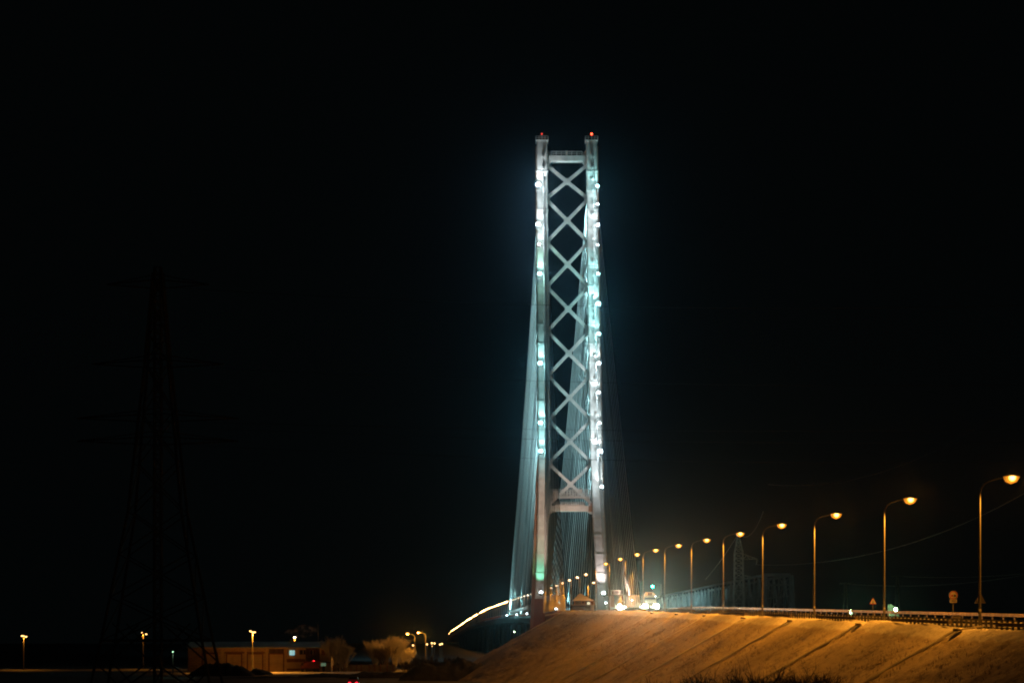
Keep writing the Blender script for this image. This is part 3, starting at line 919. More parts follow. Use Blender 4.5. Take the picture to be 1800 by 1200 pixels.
def car(name, x0, Y, z, lab, paint, rear=False, lights=()):
    t = thing(name, (x0, Y, z), lab, "car")
    w = .86; sgn = 1
    b = MB()
    prof = [(0, .35), (-.0, .72), (.15, .82), (1.1, .95), (1.9, 1.42), (3.1, 1.42), (4.0, .98), (4.3, .85), (4.35, .35)]
    if rear: prof = [(4.35 - a, h) for a, h in prof][::-1]
    ring = lambda s_, dx: [(x0 + dx * (1.0 if h < 1.0 else .84), Y + a, z + h) for a, h in prof]
    b.loft([ring(1, -w), ring(1, w)]); b.build("body", paint, t)
    b = MB()
    if rear: a1, h1, a2, h2 = .33, .99, 1.22, 1.38
    else: a1, h1, a2, h2 = 1.12, .97, 1.86, 1.39
    e = .03
    b.quad((x0 - w * .8, Y + a1 - e, z + h1 + .02), (x0 + w * .8, Y + a1 - e, z + h1 + .02), (x0 + w * .72, Y + a2 - e, z + h2), (x0 - w * .72, Y + a2 - e, z + h2))
    b.build("windscreen" if not rear else "rear_window", M['glass'], t)
    for sg in (-1, 1):
        for yy in (.85, 3.45): wheel(x0 + sg * .78, Y + yy, z + .32, .32, .2, t)
    b = MB(); b.box(x0 - w, x0 + w, Y - .1, Y - .003, z + .3, z + .5); b.build("bumper", M['dark_steel'], t)
    return t
Y = 501.0
zc = zroad(Y) + .02
c = car("car", W(1094, 0, Y).x, Y, zc, "car with glaring headlights beside the right tower leg, driving towards the camera", mat("grey_car_paint", (.15, .15, .16), .3))
headlamp(W(1090, 0, Y).x, Y - .02, W(0, 1067, Y).z, .55, c, 60000, (-2, 0, 3.5))
headlamp(W(1098.5, 0, Y).x, Y - .02, W(0, 1067, Y).z, .22, c, 9000, (-2, 0, 3.5))
c = car("car", W(620, 0, 400).x, 400.0, GZ + .03, "dark car on the lower road, only its red tail lights glowing at the bottom edge", mat("dark_car_paint", (.05, .05, .06), .3), rear=True)
for px in (614.5, 627):
    b = MB(); q = W(px, 1199.6, 400); b.box(q.x - .22, q.x + .22, 399.88, 399.99, q.z - .09, q.z + .12); b.build("tail_light", M['lens_tail'], c)
    point("tail_glow", q + Vector((0, -.4, .1)), 15, (1, .02, .03), .1, c)

# ------------------------------------------------------------------ signal, sign board
def signal():
    Y = 470.0; q = W(1147, 1030, Y); z = zroad(Y)
    t = thing("traffic_signal", (q.x + 1.2, Y, z), "green traffic light hanging from a bracket above the truck", "traffic light")
    b = MB(); px_ = W(1162, 0, Y).x
    b.tube([(px_, Y, z - .3), (px_, Y, q.z + .5)], .09, 8); b.tube([(px_, Y, q.z + .45), (q.x + .3, Y, q.z + .55)], .05, 6)
    b.tube([(q.x + .33, Y, q.z - .8), (q.x + .33, Y, q.z + 1.2)], .04, 6)
    b.build("pole", M['galv'], t)
    b = MB(); b.box(q.x - .2, q.x + .2, Y + .02, Y + .22, q.z - .2, q.z + .75); h = b.build("signal_head", M['dark_steel'], t)
    b = MB(); b.loft([[(q.x + r * math.cos(a), Y + dy, q.z + r * math.sin(a)) for a in [i * math.pi / 6 for i in range(12)]] for dy, r in ((.0, .22), (-.08, .2), (-.12, .1))])
    b.build("lens", M['lens_green'], h, True)
    spot("signal_beam", (q.x, Y - .3, q.z), (0, 0, 0), 9000, (.02, 1, .75), 60, 1, .1, t)
signal()

def gantry():
    Y = 538.0; s = Y / F
    X = lambda px: (px - 900) * s
    Z = lambda py: (1125 - py) * s
    t = thing("information_board", (X(1085), Y, zroad(Y)), "grey lettered information board on a frame right of the right tower leg", "sign")
    b = MB(); b.box(X(1073), X(1096.5), Y, Y + .12, Z(1045.5), Z(1043.6)); b.box(X(1075), X(1095.3), Y + .01, Y + .1, Z(1043.4), Z(1037)); b.build("board", M['concrete'], t)
    b = MB()
    for py in (1037, 1043.6): b.beam((X(1074.6), Y - .03, Z(py)), (X(1095.8), Y - .03, Z(py)), .1, .12)
    for px in (1075, 1088.5, 1095.5): b.beam((X(px), Y - .035, Z(1043.6)), (X(px), Y - .035, Z(1037)), .1, .1)
    b.build("frame", M['sign_white'], t)
    b = MB(); r = random.Random(4)
    px = 1076.3
    while px < 1094:
        if abs(px - 1088.5) > .8:
            h0 = 1042.5; b.box(X(px), X(px) + .06, Y - .02, Y - .004, Z(h0), Z(1038.4)); 
            yy = r.choice([1038.4, 1040.4, 1042]); b.box(X(px) + .06, X(px) + .2, Y - .02, Y - .004, Z(yy + .7), Z(yy))
            if r.random() < .6: b.box(X(px) + .2, X(px) + .26, Y - .02, Y - .004, Z(h0), Z(1038.4))
        px += 2.5
    b.build("lettering", M['sign_black'], t)
    b = MB()
    for px in (1071.2, 1094): b.box(X(px) - .17, X(px) + .17, Y + .14, Y + .5, zroad(Y) - .5, Z(1036 if px < 1080 else 1043))
    b.build("post", M['brown_steel'], t)
    b = MB(); b.box(X(1073), X(1080), Y + .1, Y + .6, Z(1066), Z(1046.2)); b.build("cabinet", mat("pink_grey_panel", (.38, .26, .22), .7, 0, .3, 3.0), t)
gantry()

# ------------------------------------------------------------------ road signs
def tri_sign(px, py, wpx, off, lab, back=False):
    # find Y on the far side line
    Y = 200.0
    for _ in range(40):
        Y = (XP(Y) + off) / ((px - 900) / F)
    s = Y / F; c = W(px, py, Y); w = wpx * s / 2; h = w * 1.72
    z0 = zroad(Y)
    t = thing("warning_sign", (c.x, Y, z0), lab, "road sign")
    b = MB(); b.tube([(c.x, Y + .08, z0 - .5), (c.x, Y + .08, c.z + h * .3)], .05, 6); b.build("post", M['galv'], t)
    def tri(mb, q, y0, y1):
        pts = [(-w * q, -h * .42 * q), (w * q, -h * .42 * q), (w * .12 * q, h * .55 * q), (-w * .12 * q, h * .55 * q)]
        mb.loft([[(c.x + a, y, c.z + bb) for a, bb in pts] for y in (y0, y1)])
    b = MB(); tri(b, 1, Y, Y + .03); b.build("plate", M['sign_back'] if back else M['sign_red'], t)
    if not back:
        b = MB(); tri(b, .80, Y - .012, Y - .002); b.build("face", M['sign_white'], t)
        b = MB(); b.box(c.x - .05, c.x + .05, Y - .02, Y - .014, c.z - .18, c.z + .12); b.box(c.x - .12, c.x + .10, Y - .02, Y - .0145, c.z - .26, c.z - .20); b.build("symbol", M['sign_black'], t)
    else:
        b = MB(); b.beam((c.x - w * .8, Y - .03, c.z - h * .25), (c.x + w * .8, Y - .03, c.z - h * .25), .03, .06); b.build("bracket", M['galv'], t)
tri_sign(1534.5, 1056.5, 12.5, 16.5, "small triangular warning sign with a dark symbol beyond the far guard rail")
tri_sign(1723, 1052.5, 20, 17.2, "larger triangular sign turned away, dark behind the lamp pole at the right edge", True)

def round_sign():
    Y = 238.6; c = W(1676, 1045.5, Y); z0 = zroad(Y); s = Y / F
    t = thing("prohibition_sign", (c.x, Y, z0), "round sign showing two cars over a small plate beyond the far guard rail", "road sign")
    def disc(r, y0, y1, m, name):
        b = MB(); b.loft([[(c.x + r * math.cos(a), y, c.z + r * math.sin(a)) for a in [i * math.pi / 14 for i in range(28)]] for y in (y0, y1)]); return b.build(name, m, t)
    disc(.47, Y, Y + .03, M['sign_white'], "rim"); disc(.44, Y - .006, Y - .001, M['sign_red'], "red_ring"); disc(.35, Y - .013, Y - .007, M['sign_white'], "face")
    for dx, m in ((-.15, M['sign_red']), (.15, M['sign_black'])):
        b = MB(); b.loft([[(c.x + dx + a, y, c.z + h) for a, h in ((-.12, -.15), (.12, -.15), (.12, -.01), (.075, .06), (-.075, .06), (-.12, -.01))] for y in (Y - .022, Y - .015)])
        b.build("car_symbol", m, t)
    b = MB(); b.box(c.x - .37, c.x + .37, Y, Y + .03, W(0, 1058.5, Y).z, W(0, 1052.6, Y).z); pl = b.build("plate", M['sign_white'], t)
    b = MB(); zz = W(0, 1056.6, Y).z
    for k, hh in enumerate((.16, .2, .2, .12, .2)): b.box(c.x - .24 + k * .1, c.x - .18 + k * .1, Y - .01, Y - .002, zz, zz + hh * .8)
    b.build("lettering", M['sign_black'], pl)
    b = MB(); b.tube([(c.x, Y + .09, z0 - .3), (c.x, Y + .09, c.z + .3)], .055, 6); b.build("post", M['galv'], t)
    b = MB(); b.box(c.x - .2, c.x + .75, Y - .1, Y + .3, z0 - .1, z0 + .32); b.build("plinth", M['concrete'], t)
round_sign()

# ------------------------------------------------------------------ ground lights beyond the road
def small_flood(px, py, Y, lab, cone_up):
    q = W(px, py, Y); 
    t = thing("ground_floodlight", (q.x, Y, GZ), lab, "floodlight", "green-white floodlights beyond the far guard rail")
    b = MB(); b.tube([(q.x, Y + .3, GZ), (q.x, Y + .3, q.z - .2)], [.15, .09], 6); b.build("mast", M['galv'], t)
    b = MB(); b.box(q.x - .3, q.x + .3, Y, Y + .4, q.z - .2, q.z + .25); h = b.build("lamp_head", M['galv'], t)
    b = MB(); b.loft([[(q.x + r * math.cos(a), Y + dy, q.z + r * math.sin(a)) for a in [i * math.pi / 5 for i in range(10)]] for dy, r in ((-.01, .42), (-.15, .36), (-.22, .15))]); b.build("lens", M['lens_mint'], h, True)
    point("flood_light", (q.x, Y - .5, q.z + .2), 6000, (.6, 1, .5), .2, t)
small_flood(1495, 1074, 560, "small green-white lamp low beyond the guard rail, under the left pair of far poles", 0)
small_flood(1574.5, 1070.5, 560, "brighter green-white lamp beyond the guard rail, right of the second lamp post", 1)
# pale block standing in for the triangle of lit snow there
q = W(1569, 1068, 566); b = MB()
b.loft([[(q.x - .6, 566, GZ), (q.x + 1.6, 566, GZ), (q.x + 1.6, 566, q.z - .3), (q.x - .4, 566, q.z + 1.0), (q.x - .6, 566, q.z + .9)], [(q.x - .6, 570, GZ), (q.x + 1.6, 570, GZ), (q.x + 1.6, 570, q.z - .3), (q.x - .4, 570, q.z + 1.0), (q.x - .6, 570, q.z + .9)]])
tag(b.build("lit_snow_block", mat("pale_green_lit_snow", (.5, .6, .45), .7, 0, .2, 2.0)), "pale block standing for the triangle of snow lit by the lamp beyond the guard rail", "lit_snow_block")

# ------------------------------------------------------------------ railway truss bridge
def rail_bridge():
    Y0 = 673.0; zt = 20.0; zb = 7.6; xl = 77.5; wdt = 8.0
    t = thing("railway_bridge", (xl + 4, Y0, GZ), "dim grey steel truss railway bridge running away beyond the road lamps", "bridge")
    m = mat("faded_truss_paint", (.22, .25, .25), .7, 0, .3, .3)
    X = lambda Y: xl - .03 * (Y - Y0)
    pan = 11.0; N = 40
    for side in (0, 1):
        b = MB(); off = side * wdt
        for k in range(N):
            ya = Y0 + 4 + k * pan; yb = ya + pan
            A0 = Vector((X(ya) + off, ya, zb)); A1 = Vector((X(ya) + off, ya, zt)); B0 = Vector((X(yb) + off, yb, zb)); B1 = Vector((X(yb) + off, yb, zt))
            b.beam(A1, B1, .7, .7); b.beam(A0, B0, .7, .8); b.beam(A0, A1, .45, .4, (0, 1, 0))
            if k % 2 == 0: b.beam(A0, B1, .55, .45)
            else: b.beam(A1, B0, .55, .45)
            m_ = (A0 + A1) / 2
            b.beam(m_, (B0 + B1) / 2, .22, .22)
        b.build("side_truss", m, t)
    b = MB(); 
    for xx in (0, wdt):
        b.beam((xl + xx, Y0, zb - 1), (xl + xx + .003, Y0 + 3.8, zt), .7, .6, (1, 0, 0))
        b.beam((xl + xx + (1.0 if xx else -0.0), Y0 - 2, GZ), (xl + xx, Y0 - 1, zt - .1), .8, .6, (0, 1, 0))
    b.beam((xl, Y0 + 3, zt + .1), (xl + wdt, Y0 + 3, zt + .1), .6, .9)
    b.beam((xl, Y0 + 2.6, zt - 3), (xl + wdt, Y0 + 2.6, zt - 3), .4, .5)
    for i in range(4):
        x0 = xl + i * 2.0; b.beam((x0, Y0 + 2.8, zt - 3 if i % 2 else zt), (x0 + 2, Y0 + 2.8, zt if i % 2 else zt - 3), .3, .3)
    b.beam((xl, Y0, zb), (xl + wdt, Y0 + .5, zt - 3), .3, .3); b.beam((xl + wdt, Y0, zb), (xl, Y0 + .5, zt - 3), .3, .3)
    b.build("portal", m, t)
    b = MB(); y1 = Y0 + 4 + N * pan
    b.loft([[(X(y) - .2, y, zb - .6), (X(y) + wdt + .2, y, zb - .6), (X(y) + wdt + .2, y, zb - 1.4), (X(y) - .2, y, zb - 1.4)] for y in (Y0, y1)])
    b.build("deck", M['dark_steel'], t)
    for y in (Y0 + 4, Y0 + 114, Y0 + 224, Y0 + 334):
        b = MB(); b.box(X(y) + 1, X(y) + wdt - 1, y - 2, y + 2, GZ, zb - 1.45); b.build("pier", M['concrete'], t)
rail_bridge()
sl = W(1420, 1060, 640)
def bank_light(): pass

# ------------------------------------------------------------------ lattice pylons
def lattice(mb, base, top, w0, w1, zb, zt, n, t, cx0, cy0, cx1=None):
    """square tapering lattice from zb to zt"""
    cx1 = cx0 if cx1 is None else cx1
    def corner(u, i):
        w = (w0 + (w1 - w0) * u) / 2; c = cx0 + (cx1 - cx0) * u
        sx, sy = ((-1, -1), (1, -1), (1, 1), (-1, 1))[i]
        return Vector((c + sx * w, cy0 + sy * w, zb + (zt - zb) * u))
    for i in range(4): mb.beam(corner(0, i), corner(1, i), t * 1.4, t * 1.4)
    for k in range(n):
        u0 = k / n; u1 = (k + 1) / n
        for i in range(4):
            j = (i + 1) % 4
            mb.beam(corner(u0, i), corner(u1, j), t * .7, t * .7); mb.beam(corner(u0, j), corner(u1, i), t * .7, t * .7)
            mb.beam(corner(u1, i), corner(u1, j), t * .8, t * .8)

def rail_pylon():
    Y = 640.0; s = Y / F
    X = lambda px: (px - 900) * s
    Z = lambda py: (1125 - py) * s
    m = mat("pale_pylon_steel", (.40, .43, .42), .6, .0, .2, 1.0)
    t = thing("electricity_pylon", (X(1298), Y, GZ), "pale lattice electricity pylon with one arm, beside the truss bridge", "pylon")
    b = MB(); lattice(b, 0, 0, 4.2, 2.5, GZ, Z(1015), 7, .16, X(1298.5), Y); lattice(b, 0, 0, 2.5, 2.4, Z(1015), Z(972), 5, .15, X(1298.5), Y); lattice(b, 0, 0, 2.4, .25, Z(972), Z(937), 5, .13, X(1298.5), Y, X(1297.5)); b.build("mast", m, t)
    for (zt_, zb_, xe, ze) in ((973, 983, 1331, 982), (1010, 1016, 1327, 1015)):
        b = MB(); x0 = X(1306)
        for yy in (-1.1, 1.1):
            e = (X(xe), Y, Z(ze)); A = (x0, Y + yy, Z(zt_)); B = (x0, Y + yy, Z(zb_))
            b.beam(A, e, .14, .14); b.beam(B, e, .14, .14)
            for k in range(4):
                u = k / 4; v = (k + 1) / 4
                p = Vector(A if k % 2 else B).lerp(Vector(e), u); q = Vector(B if k % 2 else A).lerp(Vector(e), v); b.beam(p, q, .09, .09)
        b.build("arm", m, t)
        b = MB(); b.tube([(X(xe), Y, Z(ze)), (X(xe - 1.5), Y, Z(ze + 10))], .12, 5); b.build("insulator", m, t)
rail_pylon()

def near_pylon():
    Y = 300.0; s = Y / F
    X = lambda px: (px - 900) * s
    Z = lambda py: (1125 - py) * s
    m = M['black_steel']
    t = thing("electricity_pylon", (X(277), Y, GZ), "tall black lattice pylon in front of the depot, nearly lost against the night sky", "pylon")
    cx_ = X(277.5)
    b = MB(); lattice(b, 0, 0, 1.0, .9, GZ, Z(470), 30, .12, cx_, Y); b.build("central_mast", m, t)
    b = MB()
    # four splayed legs to a waist and X bracing
    hw = [(GZ, 8.4), (Z(1125), 6.75), (Z(900), 3.6), (Z(640), 1.6), (Z(480), .6)]
    for sx in (-1, 1):
        for sy in (-1, 1):
            for (za, wa), (zb_, wb_) in zip(hw[:-1], hw[1:]):
                b.beam((cx_ + sx * wa, Y + sy * wa * .8, za), (cx_ + sx * wb_, Y + sy * wb_ * .8, zb_), .26, .26)
    for sy in (-1, 1):
        zz = Z(1125); b.beam((cx_ - 6.75, Y + sy * 5.4, zz), (cx_ + 6.75, Y + sy * 5.4, zz), .35, .35)
        for sx in (-1, 1):
            yy = Y + sy * 5.4
            b.beam((cx_, yy, Z(1165)), (cx_ + sx * 5.2, yy, Z(1095)), .2, .2)
            b.beam((cx_ + sx * 7.4, yy, Z(1162)), (cx_ + sx * 1.7, yy, Z(1098)), .2, .2)
            b.beam((cx_ + sx * 7.4, yy, Z(1162)), (cx_ + sx * 4.6, yy, Z(1200)), .2, .2)
            b.beam((cx_, yy, Z(1160)), (cx_ + sx * 5.6, yy, Z(1210)), .2, .2)
    for (za, wa), (zb_, wb_) in zip(hw[1:-1], hw[2:]):
        n = 3
        for k in range(n):
            u0, u1 = k / n, (k + 1) / n
            z0, z1 = za + (zb_ - za) * u0, za + (zb_ - za) * u1; w0, w1 = wa + (wb_ - wa) * u0, wa + (wb_ - wa) * u1
            for sy in (-1, 1):
                b.beam((cx_ - w0, Y + sy * w0 * .8, z0), (cx_ + w1, Y + sy * w1 * .8, z1), .16, .16); b.beam((cx_ + w0, Y + sy * w0 * .8, z0), (cx_ - w1, Y + sy * w1 * .8, z1), .16, .16)
                b.beam((cx_ + sy * w0, Y - w0 * .8, z0), (cx_ + sy * w1, Y + w1 * .8, z1), .16, .16)
    b.build("leg_frame", m, t)
    for py, L_ in ((500, 7), (640, 9), (735, 11), (775, 11)):
        b = MB(); z = Z(py)
        for sx in (-1, 1):
            b.beam((cx_, Y - .5, z + .6), (cx_ + sx * L_, Y, z), .16, .16); b.beam((cx_, Y + .5, z - .5), (cx_ + sx * L_, Y, z), .16, .16); b.beam((cx_, Y, z + 1.4), (cx_ + sx * L_, Y, z), .12, .12)
        b.build("arm", m, t)
near_pylon()

# overhead lines: from the near pylon right across the view
wm = mat("wire", (.03, .03, .03), .6, .3)
def wire(pts_px, Y, lab, r=.03, m=wm, Y2=None, grp="overhead power lines"):
    """pts given as three pixels (start, middle, end): a parabola through them"""
    (x0, y0), (x1, y1), (x2, y2) = pts_px
    cf = np.polyfit([x0, x1, x2], [y0, y1, y2], 2)
    pts = []
    for k in range(41):
        px = x0 + (x2 - x0) * k / 40; yy = Y + ((Y2 or Y) - Y) * k / 40
        pts.append(W(px, float(np.polyval(cf, px)), yy))
    b = MB(); b.tube(pts, r, 4); tag(b.build("power_line", m), lab, "power line", grp)
wire([(277, 504), (990, 537), (2250, 520)], 300, "thin dark wire crossing the tower just above the middle, topmost of the wires", .022)
wire([(277, 640), (990, 670.5), (2250, 665)], 300, "dark wire crossing the tower, second from the top", .018)
wire([(277, 738), (990, 755), (2250, 745)], 300, "dark wire crossing the tower, third from the top", .018)
wire([(277, 748), (990, 772.5), (2250, 768)], 300, "dark wire crossing the tower, fourth from the top", .018)
wire([(277, 778), (990, 806.5), (2250, 800)], 300, "dark wire crossing the tower, lowest of the five", .018)
wl = mat("pale_wire", (.5, .5, .5), .6, 0)
wire([(1331, 992), (1484, 982), (1800, 867)], 640, "faint pale wire sagging from the pale pylon past the right lamps", .022, wl, 420)
wire([(1306, 943), (1318, 940), (1342, 898)], 640, "short steep faint wire rising from the top of the pale pylon", .05, wl)
wire([(1294, 944), (1275, 973), (1240, 1018)], 640, "faint wire falling left from the pale pylon towards the road", .05, wl)
wire([(1350, 851), (1480, 846), (1800, 690)], 500, "faint high wire between the fourth lamp and the right edge", .028, wl)
wire([(1482, 1025), (1560, 1029), (1800, 1010)], 620, "faint low wire from the left far pole towards the right edge", .028, wl)
wire([(1576, 1012), (1640, 1014), (1800, 1008)], 620, "faint low wire from the right far pole towards the right edge", .028, wl)

def h_pole(px, py, Y, lab):
    s = Y / F; q = W(px, py, Y)
    t = thing("power_pole", (q.x, Y, GZ), lab, "power pole", "far power poles beyond the road")
    b = MB(); b.tube([(q.x - 1.4, Y, GZ), (q.x - .2, Y, q.z)], .16, 5); b.tube([(q.x + 1.4, Y, GZ), (q.x + .2, Y, q.z)], .16, 5)
    b.build("post", M['galv'], t)
    b = MB(); b.beam((q.x - 1.6, Y, q.z), (q.x + 1.8, Y, q.z), .2, .2); b.beam((q.x - 1, Y, q.z - 3), (q.x + 1, Y, q.z - 3), .15, .15); b.build("crossarm", M['galv'], t)
h_pole(1486, 1025, 620, "faint two-legged power pole beyond the road, left of the small triangular sign")
h_pole(1577, 1012, 620, "faint two-legged power pole beyond the road, above the brighter green-white lamp")

# ------------------------------------------------------------------ depot
DY = 563.0; DS = DY / F
def DX(px): return (px - 900) * DS
def DZ(py): return (1125 - py) * DS
def depot():
    t = thing("depot_building", (DX(475), DY, GZ), "long low depot building with roller doors and a lit window, yard light on its front", "building")
    wallm = bpy.data.materials.new("depot_panel_wall"); wallm.use_nodes = True
    nt = wallm.node_tree; bs = nt.nodes["Principled BSDF"]; bs.inputs["Roughness"].default_value = .8
    tc = nt.nodes.new("ShaderNodeTexCoord"); mp = nt.nodes.new("ShaderNodeMapping"); mp.inputs["Rotation"].default_value = (math.radians(90), 0, 0)
    br = nt.nodes.new("ShaderNodeTexBrick"); br.inputs["Scale"].default_value = 1.0; br.inputs["Brick Width"].default_value = 1.3; br.inputs["Row Height"].default_value = .45
    br.inputs["Mortar Size"].default_value = .035
    br.inputs["Color1"].default_value = (.46, .34, .24, 1); br.inputs["Color2"].default_value = (.36, .26, .18, 1); br.inputs["Mortar"].default_value = (.16, .10, .07, 1)
    nt.links.new(tc.outputs["Object"], mp.inputs[0]); nt.links.new(mp.outputs[0], br.inputs["Vector"]); nt.links.new(br.outputs["Color"], bs.inputs["Base Color"])
    plain = mat("depot_plain_panel", (.50, .38, .27), .8, 0, .2, .8)
    brown = mat("depot_brown_band", (.20, .10, .05), .8, 0, .3, .8)
    dark = mat("depot_dark_cladding", (.10, .07, .05), .8, 0, .4, .8)
    b = MB(); b.box(DX(330), DX(500), DY, DY + 12, GZ, DZ(1138)); b.build("wall", wallm, t)
    b = MB(); b.box(DX(500) + .003, DX(537), DY + .1, DY + 12, GZ, DZ(1138)); b.build("wall", plain, t)
    b = MB(); b.box(DX(537) + .003, DX(562), DY + .3, DY + 12, GZ, DZ(1138)); b.build("wall", dark, t)
    b = MB(); b.box(DX(562) + .003, DX(582), DY - .3, DY + 12, GZ, DZ(1136)); b.build("wall", plain, t)
    roofm = mat("depot_snowy_roof", (.42, .40, .38), .9, 0, .3, .3)
    b = MB()
    e = .5
    b.loft([[(x, DY - e, DZ(1138) + .02), (x, DY - e, DZ(1138) + .18), (x, DY + 6, DZ(1127)), (x, DY + 12 + e, DZ(1138) + .18), (x, DY + 12 + e, DZ(1138) + .02)] for x in (DX(328), DX(583))])
    rf = b.build("roof", roofm, t)
    for px, h, r in ((508.5, 5, .25), (562, 3, .15), (573, 4.5, .5)):
        b = MB(); z = DZ(1128); b.tube([(DX(px), DY + 4, z - .5), (DX(px), DY + 4, z + h * DS)], r, 8); b.build("chimney", M['concrete'], rf)
    b = MB(); b.tube([(DX(556), DY + 5, DZ(1129)), (DX(556), DY + 5, DZ(1095))], .06, 5); b.build("antenna", M['galv'], rf)
    for x0, x1, yt in ((357, 381, 1149), (399.5, 423.5, 1149.5), (436, 460.5, 1149.5), (474, 497.5, 1149.5)):
        b = MB(); f = .35
        b.box(DX(x0) - f, DX(x0), DY - .06, DY - .003, GZ, DZ(yt)); b.box(DX(x1), DX(x1) + f, DY - .06, DY - .003, GZ, DZ(yt)); b.box(DX(x0) - f, DX(x1) + f, DY - .06, DY - .003, DZ(yt) + .003, DZ(yt) + .4)
        d = b.build("door_frame", brown, t)
        b = MB(); 
        nsl = 12; zb = GZ; zt = DZ(yt)
        for k in range(nsl):
            a = zb + (zt - zb) * k / nsl; c = zb + (zt - zb) * (k + 1) / nsl
            b.box(DX(x0) + .003, DX(x1) - .003, DY - .04, DY - .004, a + .02, c - .01)
        b.build("roller_door", plain, d)
    # pilasters, band, frieze
    b = MB()
    for px in (389, 430, 467, 500.2): b.box(DX(px), DX(px) + .55, DY - .13, DY - .065, GZ, DZ(1139))
    b.build("pilaster", plain, t)
    b = MB(); b.box(DX(473), DX(499), DY - .12, DY - .07, DZ(1147.5), DZ(1140)); b.build("sign_panel", dark, t)
    for (a, c, yt, yb) in ((501.5, 536, 1157, 1163), (395, 465, 1147.6, 1144.5), (501.5, 528, 1174, 1177.5), (562.5, 581.5, 1162.5, 1164.5)):
        b = MB(); off = .4 if a > 560 else 0; b.box(DX(a), DX(c), DY - .06 - off + (.1 if 500 < a < 540 else 0), DY - .003 - off + (.1 if 500 < a < 540 else 0), min(DZ(yt), DZ(yb)), max(DZ(yt), DZ(yb)) - .01); b.build("band", brown, t)
    for x0, x1, y0, y1, m, dy in ((508.7, 518, 1142, 1151, M['lit_window'], .1), (527.3, 536.5, 1142, 1149, M['glass'], .1), (545.5, 553, 1142, 1149.5, M['glass'], .3), (563.5, 573, 1162.5, 1170, M['lit_green'], -.3), (566, 577, 1142, 1150, brown, -.3)):
        b = MB(); f = .12; b.box(DX(x0) - f, DX(x1) + f, DY + dy - .05, DY + dy - .004, DZ(y1) - f, DZ(y0) + f); w = b.build("window", brown, t)
        b = MB(); b.box(DX(x0), DX(x1), DY + dy - .07, DY + dy - .052, DZ(y1), DZ(y0)); b.build("pane", m, w)
        b = MB(); xm = DX(x0 + (x1 - x0) * .62); b.box(xm - .04, xm + .04, DY + dy - .09, DY + dy - .071, DZ(y1), DZ(y0)); b.build("mullion", M['sign_white'], w)
    b = MB(); b.box(DX(536), DX(566), DY - 3.6, DY - .31, DZ(1160.5), DZ(1159)); b.build("canopy", dark, t)
depot()

def mast_lamp(px, py, Y, heads, lab, e, hr=.32, col_=SODIUM, lens=None, base=GZ):
    q = W(px, py, Y)
    t = thing("yard_lamp", (q.x, Y, base), lab, "street lamp")
    b = MB(); b.tube([(q.x, Y, base), (q.x, Y, q.z + .1)], [.14, .08], 8)
    if len(heads) > 1: b.tube([(q.x + heads[0][0], Y, q.z + heads[0][1] + .2), (q.x + heads[-1][0], Y, q.z + heads[-1][1] + .2)], .05, 5)
    b.build("pole", M['galv'], t)
    for dx, dz, r in heads:
        b = MB(); b.box(q.x + dx - r, q.x + dx + r, Y - .12, Y + .35, q.z + dz + .12, q.z + dz + .3); h = b.build("lamp_head", M['galv'], t)
        b = MB(); b.loft([[(q.x + dx + r * k_ * math.cos(a), Y + .05 + .25 * k_ * math.sin(a), q.z + dz + zz) for a in [i * math.pi / 5 for i in range(10)]] for zz, k_ in ((.115, 1), (-.08, .9), (-.2, .5))]); b.build("lens", lens or M['lens_small'], h, True)
    spot("lamp_light", (q.x + heads[0][0], Y - .3, q.z - .3), (q.x, Y - 1.5, q.z - 10), E_STREET * e, col_, 150, .6, .15, t)
mast_lamp(444, 1110, 546, [(.25, -.05, .55), (-.5, .22, .3)], "twin-headed yard lamp on a pale pole in front of the depot doors", 2.7)
mast_lamp(42, 1117.5, 600, [(-.35, .1, .5), (.5, -.1, .4)], "yard lamp alone at the far left edge", .5)
mast_lamp(252, 1111.5, 610, [(-.2, .05, .4), (.75, -.35, .28)], "twin yard lamp left of the depot beside the black pylon", .5)
mast_lamp(518, 1119.5, 590, [(0, 0, .36)], "pinkish-white lamp above the depot roof with smoke drifting over it", .5, lens=mat("pale_lamp_glass", (.8, .8, .8), .3, emit=(1, .8, .66), strength=9))
mast_lamp(604.5, 1143, 600, [(0, 0, .22)], "tiny green-white light among the bare branches right of the depot", .02, col_=(.7, 1, .5), lens=M['lens_mint'])
mast_lamp(304, 1145, 470, [(0, 0, .13)], "tiny greenish light left of the depot behind the black pylon", .01, col_=(.6, 1, .6), lens=mat("dim_green_lamp_glass", (.8, .8, .8), .3, emit=(.5, 1, .6), strength=3))

